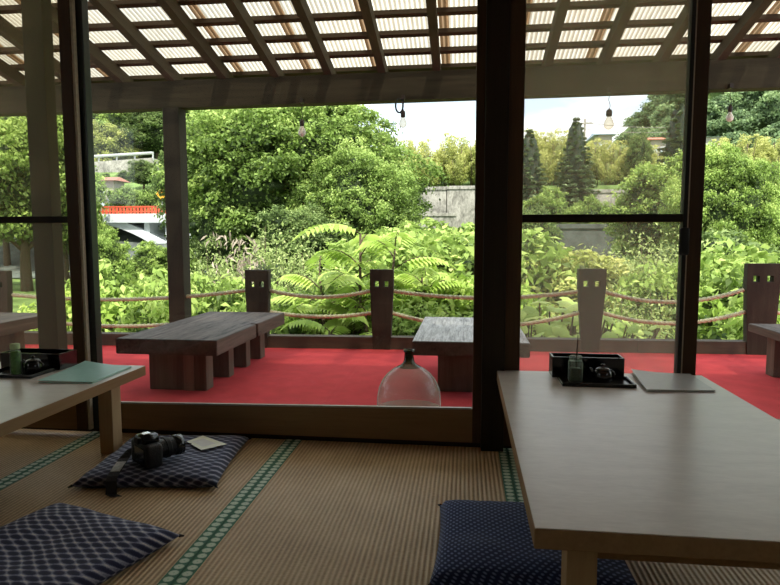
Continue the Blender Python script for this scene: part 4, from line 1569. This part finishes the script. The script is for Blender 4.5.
def mk_compound():   # tall stems with feather-compound leaves, 1.8 tall
    parts = []
    bm = nb()
    def frond(o, a, el, Ls, lw):
        n = 13
        pr_ = np.array(o)
        d0 = np.array([math.cos(a), math.sin(a), 0])
        side = np.array([-math.sin(a), math.cos(a), 0])
        pts = []
        V, Fq, S = [], [], []
        tone = rng.uniform(-.15, .2)
        for k_ in range(n + 1):
            s = k_ / n
            p = pr_ + d0 * Ls * s * math.cos(el) + np.array([0, 0, Ls * (math.sin(el) * s - .55 * s * s)])
            pts.append(p)
        for k_ in range(2, n + 1):
            s = k_ / n
            p = pts[k_]
            for sg in ((-1, 1) if k_ < n else (0,)):
                out = (d0 * .45 + side * sg - np.array([0, 0, .25])) if sg else d0 - np.array([0, 0, .4])
                out = out / np.linalg.norm(out)
                ll = lw * (1.0 - .45 * abs(s - .45) * 1.6)
                wv = np.cross(out, [0, 0, 1.0]); wv /= max(np.linalg.norm(wv), 1e-6)
                b0 = len(V)
                V += [p, p + out * ll * .4 + wv * ll * .17 + np.array([0, 0, .01]), p + out * ll - np.array([0, 0, ll * .18]), p + out * ll * .4 - wv * ll * .17 + np.array([0, 0, .01])]
                Fq.append((b0, b0 + 1, b0 + 2, b0 + 3))
                S += [np.clip(.62 + tone + rng.normal(0, .1), .1, 1)] * 4
        parts.append((np.array(V), np.array(Fq), np.array(S)))
        tube(bm, [tuple(p) for p in pts[::3]], [.007, .006, .005, .004, .003][:len(pts[::3])], 5)
    for st_ in range(6):
        a0 = 2 * PI * st_ / 6 + .3
        hx, hy = .38 * math.cos(a0), .38 * math.sin(a0)
        h = rng.uniform(.9, 1.75)
        tube(bm, [(hx * .5, hy * .5, -.1), (hx * .8, hy * .8, h * .5), (hx, hy, h)], [.02, .017, .01], 6)
        for q_ in range(11):
            frond((hx, hy, h * (.45 + .55 * q_ / 10)), a0 + q_ * 2.4, rng.uniform(.35, .9), rng.uniform(.5, .75), .20)
    parts.append(blob((0, 0, .45), (.4, .4, .4), 8, .06))
    return join(parts), bm
def mk_bigleaf():    # low plant with broad round leaves, 1.2 tall
    parts = []
    bm = nb()
    for i in range(260):
        a = rng.uniform(0, 2 * PI); rr = .75 * math.sqrt(rng.uniform(0, 1))
        h = rng.uniform(.35, 1.15) * (1 - .25 * rr)
        c = np.array([rr * math.cos(a), rr * math.sin(a), h])
        R = rng.uniform(.036, .078)
        tilt = unit(np.array([[rng.normal(0, .4) + .3 * math.cos(a), rng.normal(0, .4) + .3 * math.sin(a) - .25, 1.0]]))[0]
        t1 = np.cross(tilt, [0, 1, .2]); t1 /= np.linalg.norm(t1)
        t2 = np.cross(tilt, t1)
        V, Fq = [c], []
        m = 12
        for k_ in range(m):
            th = 2 * PI * k_ / m
            r1 = R * (1 + .12 * math.cos(3 * th)) * (.8 if k_ == 0 else 1)
            V.append(c + t1 * r1 * .55 * math.cos(th) + t2 * r1 * .55 * math.sin(th) + tilt * R * .10)
        for k_ in range(m):
            th = 2 * PI * k_ / m
            r1 = R * (1 + .12 * math.cos(3 * th)) * (.6 if k_ == 0 else 1)
            V.append(c + t1 * r1 * math.cos(th) + t2 * r1 * math.sin(th) - tilt * R * (.05 + .12 * (k_ % 2)))
        for k_ in range(0, m, 2):
            Fq.append((0, 1 + k_, 1 + (k_ + 1) % m, 1 + (k_ + 2) % m))
        for k_ in range(m):
            Fq.append((1 + k_, 1 + m + k_, 1 + m + (k_ + 1) % m, 1 + (k_ + 1) % m))
        parts.append((np.array(V), np.array(Fq), np.full(len(V), np.clip(.35 + .4 * h + rng.normal(0, .12), .1, 1))))
        tube(bm, [(c[0] * .4, c[1] * .4, -.05), (c[0] * .8, c[1] * .8, h * .6), (c[0], c[1], h)], [.009, .007, .005], 5)
    parts.append(blob((0, 0, .3), (.5, .5, .28), 8, .05))
    return join(parts), bm
def mk_dead():
    n = 300
    P = np.stack([rng.normal(0, .16, n), rng.normal(0, .12, n), rng.uniform(0, 1.0, n)], 1)
    P[:, 0] *= (1.2 - P[:, 2] * .5)
    return leaves(P, np.tile([0, -1.0, .3], (n, 1)), .075, .2, .6, rng.uniform(.2, 1, n), .8), trunk_bm(.6, .02, 0, 4, .25, .4)
def mk_hilltree():
    return shifted(clump_crown(3.2, 3.0, 6.0, 16, 1.5, .6, 120, .6, .7), .3), None


KINDS = {
    'big': (mk_big, 'lf_main'), 'big_l': (mk_big, 'lf_light'), 'round': (mk_round, 'lf_main'), 'round_l': (mk_round, 'lf_light'), 'deep': (mk_deep, 'lf_deep'),
    'park': (mk_park, 'lf_main'), 'bamboo': (mk_bamboo, 'lf_yellow'), 'conifer': (mk_conifer, 'lf_conifer'),
    'bush': (mk_bush(1.15, 1.9, 26, .40, .10, 330), 'lf_main'),
    'bush_b': (mk_bush(.95, 1.5, 24, .34, .11, 230, .45, .5), 'lf_bright'),
    'bush_l': (mk_bush(1.1, 1.7, 24, .36, .13, 200, .5, .6, .7), 'lf_light'),
    'bush_y': (mk_bush(1.1, 1.5, 30, .32, .075, 320, .5, .3), 'lf_yellow'),
    'feather': (mk_feather, 'lf_dull'), 'compound': (mk_compound, 'lf_bright'), 'bigleaf': (mk_bigleaf, 'lf_light'),
    'dead': (mk_dead, 'dead'), 'hill': (mk_hilltree, 'lf_far'),
    'deep_b': (mk_bush(1.3, 2.2, 24, .5, .13, 280), 'lf_deep'),
}


def put(key, label, px, ytop, Y, nominal_h, rz=0.0, group=None, name='broadleaf_tree', cat='tree', wide=1.0, base_px=None):
    """stand a plant at distance Y, its top reaching photo height ytop"""
    p = at(px, ytop, Y)
    zb = ground(p.x, Y)
    s = (p.z - zb) / nominal_h
    return tree(key, label, p.x, Y, rz=rz, group=group, name=name, cat=cat, sc3=(s * wide, s * wide, s))


# --- trees, far to near
G1 = 'trees on the slope beyond the fence'
put('big', 'huge spreading broadleaf tree filling the view between porch post and white sky', 292, 92, 25, 8.6, .3, None, wide=1.10)
put('big', 'rounded tree at the right flank of the huge tree, beside the pale wall', 354, 150, 22, 8.6, 2.1, wide=.92)
put('deep', 'dark tree in the shade right of the porch post, behind the huge tree', 214, 112, 33, 6.2, .5, wide=.72)
put('deep', 'dark low tree under the huge tree, behind the feathery shrub', 305, 205, 19, 6.2, 1.5, wide=1.15)
put('deep', 'dark low tree right of the bridge pier', 221, 192, 23, 6.2, 3.5, wide=.72)
put('round', 'tall leafy tree left of the porch post, high on the hillside', 128, 100, 76, 6.1, .9, wide=1.2)
put('deep', 'leafy tree growing behind the bridge railing beside the porch post', 143, 160, 52, 6.2, 2.3, wide=1.25)
put('round_l', 'light green tree covering the left end of the bridge', 89, 192, 30, 6.1, 1.2, wide=.40)
put('round_l', 'light green tree below the bridge, left of the porch post', 104, 231, 17, 6.1, 4.2, wide=.75)
put('park', 'light green park tree on a clean trunk behind the left screen door', 18, 122, 23, 6.5, .2, wide=.85)
put('round_l', 'broad park tree further back, behind the left screen door and the thick post', 46, 116, 37, 6.1, 2.4, wide=.8)
put('round', 'spreading tree at the left edge of the photo beyond the river', 0, 128, 38, 6.1, 3.4, wide=.8)
put('round_l', 'low light green tree under the white bridge arch', 150, 243, 21, 6.1, 5.2, wide=1.1)
put('round', 'low green tree right of the bridge foot, behind the porch post', 178, 246, 22, 6.1, 1.2, wide=1.1)
put('park', 'park tree left of the wooden door stile, standing by the river', 62, 170, 25, 6.5, 1.9, wide=.62)
put('deep', 'deep green tree high on the left hillside behind the screen door', 12, 108, 70, 6.2, .3, wide=1.6)
put('bush_y', 'yellow-green shrub on the hillside just right of the left sash', 100, 124, 70, 1.55, .3, wide=.95, cat='shrub', name='hillside_shrub')
put('bush_y', 'yellow-green shrub on the hillside above the guard rail, behind the left screen', 28, 126, 71, 1.55, 1.3, wide=1.1, cat='shrub', name='hillside_shrub')
put('deep', 'deep green tree at the top of the hillside left of the porch post', 156, 104, 74, 6.2, 1.7, wide=1.3)
put('deep', 'deep green tree on the hilltop above the yellow-green shrub', 80, 98, 80, 6.2, 2.2, wide=1.4)
lab = 'dark shrub on the slope between the bridge and the hillside road'
for i, (px, yt, Y) in enumerate([(88, 170, 55), (106, 172, 57), (124, 171, 56), (160, 170, 55), (170, 178, 52), (122, 186, 47.1), (137, 190, 47.1), (154, 184, 47.1), (60, 172, 55), (36, 174, 56)]):
    put('bush' if i % 2 else 'deep_b', lab, px, yt, Y, 2.1, i * 1.1, 'shrubs on the slope above the bridge', 'slope_shrub', 'shrub', 1.0)
# bamboo fringe above the walls
lab = 'plume of yellow-green bamboo above the pale retaining wall, left of the black pillar'
for i, (px, yt, Y) in enumerate([(386, 132, 54), (398, 140, 51), (412, 134, 55), (426, 143, 51.5), (440, 138, 54), (452, 132, 52), (464, 130, 55), (476, 134, 52), (404, 152, 50), (434, 155, 50), (458, 152, 50.2)]):
    put('bamboo', lab, px, yt, Y, 6.3, i * 1.3, 'bamboo plumes left of the pillar', 'bamboo_plume', 'bamboo', 1.15)
lab = 'plume of yellow-green bamboo on the skyline behind the right screen door'
for i, (px, yt, Y) in enumerate([(512, 132, 53), (528, 130, 54), (541, 124, 55), (553, 124, 53), (561, 130, 51), (592, 138, 52), (602, 134, 55), (616, 136, 51), (630, 136, 54), (646, 140, 52), (655, 144, 55), (545, 150, 50), (608, 154, 50), (636, 156, 50), (582, 140, 55), (570, 156, 50)]):
    put('bamboo', lab, px, yt, Y, 6.3, i * 1.7, 'bamboo plumes behind the right screen', 'bamboo_plume', 'bamboo', 1.15)
lab = 'plume of yellow bamboo at the far right below the distant hill'
for i, (px, yt, Y) in enumerate([(716, 138, 50), (730, 132, 53), (744, 130, 51), (757, 133, 54), (770, 130, 52), (784, 132, 51), (724, 150, 49.5), (752, 150, 49.5), (776, 148, 49.5), (703, 148, 52)]):
    put('bamboo', lab, px, yt, Y, 6.3, i * 2.1, 'bamboo plumes at the far right', 'bamboo_plume', 'bamboo', 1.1)
put('conifer', 'tall dark conifer left of the hanging clear bulb, in the right screen door', 577, 116, 44, 9.0, .4, name='conifer_tree', wide=1.45)
put('conifer', 'dark conifer beside the black pillar in the right screen door', 530, 128, 42, 9.0, 1.1, name='conifer_tree', wide=1.5)
put('conifer', 'large dark conifer leaning against the right door stile', 683, 96, 40, 9.0, 2.0, name='conifer_tree', wide=1.5)
put('deep', 'round dark tree among the bamboo right of the clear bulb', 640, 132, 50, 6.2, .3, wide=.55)
put('deep', 'dark tree at the left of the bamboo, beside the huge tree', 392, 136, 50.5, 6.2, .8, wide=.35)
put('round', 'tree before the weathered wall behind the right screen door', 545, 188, 36, 6.1, .7, wide=.85)
put('round', 'tree right of the tall conifer foot in the right screen door', 590, 196, 38, 6.1, 1.9, wide=.7)
put('deep', 'dark tree left in the right screen door above the big leaves', 532, 205, 26, 6.2, .5, wide=.8)
put('big_l', 'large bright broadleaf tree right of the door stile', 722, 146, 25, 8.6, 1.0, wide=.78)
put('round_l', 'bright leafy tree in front of the right door stile', 668, 158, 29, 6.1, 3.0, wide=1.0)
put('round_l', 'leafy tree at the right edge below the bamboo', 775, 170, 27, 6.1, 4.0, wide=1.0)
put('deep_b', 'dark shrub in the hollow under the bright right-hand tree', 715, 232, 17, 2.25, 1.0, wide=1.2, cat='shrub', name='leafy_shrub')
# distant wooded hill
lab = 'small far-off tree in the forest on the distant hill'
nh = 0
hp = []
for i in range(900):
    X = rng.uniform(34, 108); Y = rng.uniform(104, 172)
    if any((X - a) ** 2 + (Y - b_) ** 2 < 5.7 ** 2 for a, b_ in hp): continue
    zz = ground(X, Y)
    if zz < 9: continue
    hp.append((X, Y))
    s = rng.uniform(.9, 1.15)
    tree('hill', lab, X, Y, rz=rng.uniform(0, 6), group='forest on the distant hill', name='hill_tree', sc3=(s, s, s))
    nh += 1
# behind-the-bamboo fringe at left hillside
lab = 'broadleaf tree covering the left hillside above the road'
for i, (px, yt, Y) in enumerate([(-40, 100, 78), (-15, 96, 84), (8, 92, 90), (34, 90, 84), (56, 90, 92), (104, 88, 92), (130, 88, 86), (150, 84, 95), (172, 88, 88), (196, 96, 84), (220, 100, 78)]):
    put('deep' if i % 2 else 'round', lab, px, yt, Y, 6.1, i * 1.1, 'trees on the left hilltop', wide=1.5)

# --- near shrubs just beyond the fence
SH = dict(cat='shrub', name='leafy_shrub')
def shrub(key, label, px, yt, Y, nh_, wide=1.0, rz=0.0, group=None, name=None):
    put(key, label, px, yt, Y, nh_, rz, group, name or 'leafy_shrub', 'shrub', wide)
shrub('feather', 'large feathery dull-green shrub behind the bench-end rope post', 262, 212, 11.5, 2.5, .95, .3)
shrub('feather', 'feathery shrub left of the dry twigs, right of the porch post', 212, 232, 10.5, 2.5, .8, 1.3)
shrub('feather', 'feathery shrub between the two rope posts left of the demijohn', 312, 240, 9.5, 2.5, .8, 2.3)
shrub('feather', 'feathery shrub in the middle of the right screen door', 640, 226, 12, 2.5, .95, 3.3)
shrub('feather', 'feathery shrub against the right door stile, below the latch', 676, 214, 10.5, 2.5, .75, 4.3)
shrub('feather', 'low feathery shrub under the ropes right of the net-veiled post', 632, 282, 7.6, 2.5, .95, .9)
shrub('feather', 'low feathery shrub between the ropes, beside the right door stile', 664, 278, 7.2, 2.5, .9, 1.9)
shrub('bush', 'rounded green shrub right of the door stile behind the ropes', 722, 252, 9.5, 1.95, 1.0, .4)
shrub('bush_b', 'bright leafy shrub left of the right edge post', 735, 300, 6.6, 1.55, .9, 1.4)
shrub('bush_l', 'pale leafy shrub between right door stile and edge post', 700, 268, 8.0, 1.75, .9, 2.4)
shrub('bush_l', 'light green shrub behind the right edge post', 762, 244, 9.0, 1.75, 1.1, 3.1)
shrub('bush_l', 'light large-leaved shrub left of the porch post, behind the ropes', 140, 268, 7.4, 1.75, .85, .2)
shrub('bush_b', 'bright green shrub at the foot of the left sash', 106, 278, 7.0, 1.55, .8, 1.2)
shrub('bush_b', 'bright drooping shrub against the porch post, above the bench', 158, 292, 6.4, 1.55, .7, 2.2)
shrub('bush_l', 'light green shrub right of the porch post, above the bench', 196, 284, 6.7, 1.75, .75, 3.2)
shrub('bush_b', 'bright shrub low behind the long bench end', 284, 306, 6.5, 1.55, .8, 4.2)
shrub('bush', 'green shrub low between the ropes, above the far bench end', 240, 278, 8.2, 1.95, .85, 5.2)
shrub('bush', 'green shrub behind the ropes between the two left-centre posts', 322, 276, 7.4, 1.95, .8, .7)
shrub('compound', 'tall fresh-green plant with feather-shaped leaves left of the centre rope post', 356, 226, 6.9, 1.80, 1.0, .5, None, 'feather_leaf_plant')
shrub('compound', 'feather-leaved plant low behind the centre rope post', 392, 262, 6.4, 1.85, .9, 1.5, None, 'feather_leaf_plant')
shrub('compound', 'feather-leaved plant under the ropes left of the centre post', 330, 286, 6.2, 1.85, .95, 2.5, None, 'feather_leaf_plant')
shrub('bush_b', 'bright shrub behind the rope, right of the centre rope post', 420, 268, 7.4, 1.55, 1.0, .4)
shrub('bush_b', 'bright broad-leaved shrub above the silver bench, left of the pillar', 452, 262, 7.0, 1.55, .95, 1.6)
shrub('bush_l', 'light green bush against the black pillar, behind the silver bench', 468, 236, 10.5, 1.75, 1.2, 2.9)
shrub('bush_l', 'light green bush above the feather-leaved plants', 412, 238, 12, 1.75, 1.3, 3.9)
shrub('bush_l', 'light bush behind the tall feather-leaved plant', 385, 232, 15, 1.75, 1.2, 4.9)
shrub('bush_l', 'light green bush high beside the pillar, below the grey wall', 448, 222, 19, 1.75, 1.4, 5.4)
shrub('bush', 'low green bush beneath the rope behind the silver bench', 430, 302, 6.2, 1.95, .9, 5.9)
shrub('bigleaf', 'plant with broad round leaves left of the net-veiled rope post', 545, 272, 6.2, 1.25, 1.15, .3, None, 'broad_leaf_plant')
shrub('bigleaf', 'broad round-leaved plant beside the black pillar in the right screen door', 522, 288, 5.9, 1.25, 1.1, 1.3, None, 'broad_leaf_plant')
shrub('bigleaf', 'broad round-leaved plant right behind the net-veiled rope post', 574, 292, 6.6, 1.25, 1.1, 2.3, None, 'broad_leaf_plant')
shrub('bush_y', 'yellow-green bush behind the broad-leaved plants', 552, 250, 11, 1.55, 1.3, .3)
shrub('bush_y', 'yellow-green bush beside the pillar in the right screen door', 520, 256, 10, 1.55, 1.2, 1.3)
shrub('bush_b', 'bright bush at the left edge behind the screened ropes', 60, 300, 7.6, 1.55, .8, 1.0)
shrub('dead', 'bundle of dry pinkish twigs in the shrub above the bench-end post', 236, 228, 10.2, 1.05, .9, 0, None, 'dry_twigs')
shrub('dead', 'dry twig bundle leaning right, just above the bench-end post', 247, 250, 9.6, 1.05, .6, 1.0, None, 'dry_twigs')

# ------------------------------------------------------------------ light
def light_dir(o, d):
    o.rotation_euler = Vector(d).to_track_quat('-Z', 'Y').to_euler()


SUN = 6.5
sd_ = bpy.data.lights.new('sun', 'SUN')
sd_.energy = SUN
sd_.angle = math.radians(1.2)
sd_.color = (1.0, .95, .86)
so = bpy.data.objects.new('sun', sd_)
COL.objects.link(so)
so.location = (4, -6, 12)
light_dir(so, (-.22, .50, -.86))

w = bpy.data.worlds.new('World')
scene.world = w
w.use_nodes = True
nt = w.node_tree
nt.nodes.clear()
wo = N(nt, 'ShaderNodeOutputWorld')
bg = N(nt, 'ShaderNodeBackground')
tc = N(nt, 'ShaderNodeTexCoord')
sp = N(nt, 'ShaderNodeSeparateXYZ')
L(nt, tc.outputs['Generated'], sp.inputs[0])
gr_ = N(nt, 'ShaderNodeValToRGB')
gr_.color_ramp.elements[0].position = .0
gr_.color_ramp.elements[0].color = c4((.80, .90, 1.0))
gr_.color_ramp.elements[1].position = .6
gr_.color_ramp.elements[1].color = c4((.50, .70, .98))
L(nt, sp.outputs[2], gr_.inputs['Fac'])
mp = N(nt, 'ShaderNodeMapping')
mp.inputs['Scale'].default_value = (2.2, 2.2, 7.5)
mp.inputs['Location'].default_value = (.55, 0, .2)
L(nt, tc.outputs['Generated'], mp.inputs['Vector'])
cn = N(nt, 'ShaderNodeTexNoise')
cn.inputs['Scale'].default_value = 1.6
cn.inputs['Detail'].default_value = 7
cn.inputs['Roughness'].default_value = .55
L(nt, mp.outputs['Vector'], cn.inputs['Vector'])
cr = N(nt, 'ShaderNodeValToRGB')
cr.color_ramp.elements[0].position = .38
cr.color_ramp.elements[1].position = .60
L(nt, cn.outputs['Fac'], cr.inputs['Fac'])
mc = N(nt, 'ShaderNodeMix', data_type='RGBA')
L(nt, cr.outputs['Color'], mc.inputs[0])
L(nt, gr_.outputs['Color'], mc.inputs[6])
mc.inputs[7].default_value = (1.5, 1.5, 1.47, 1)
L(nt, mc.outputs[2], bg.inputs['Color'])
bg.inputs['Strength'].default_value = 1.4
L(nt, bg.outputs[0], wo.inputs['Surface'])

# ------------------------------------------------------------------ view
scene.view_settings.view_transform = 'Standard'
scene.view_settings.look = 'None'
scene.view_settings.exposure = 0.32
cy = scene.cycles
cy.max_bounces = 10
cy.diffuse_bounces = 5
cy.glossy_bounces = 4
cy.transmission_bounces = 6
cy.transparent_max_bounces = 24
cy.use_denoising = True
cy.caustics_reflective = False
cy.caustics_refractive = False
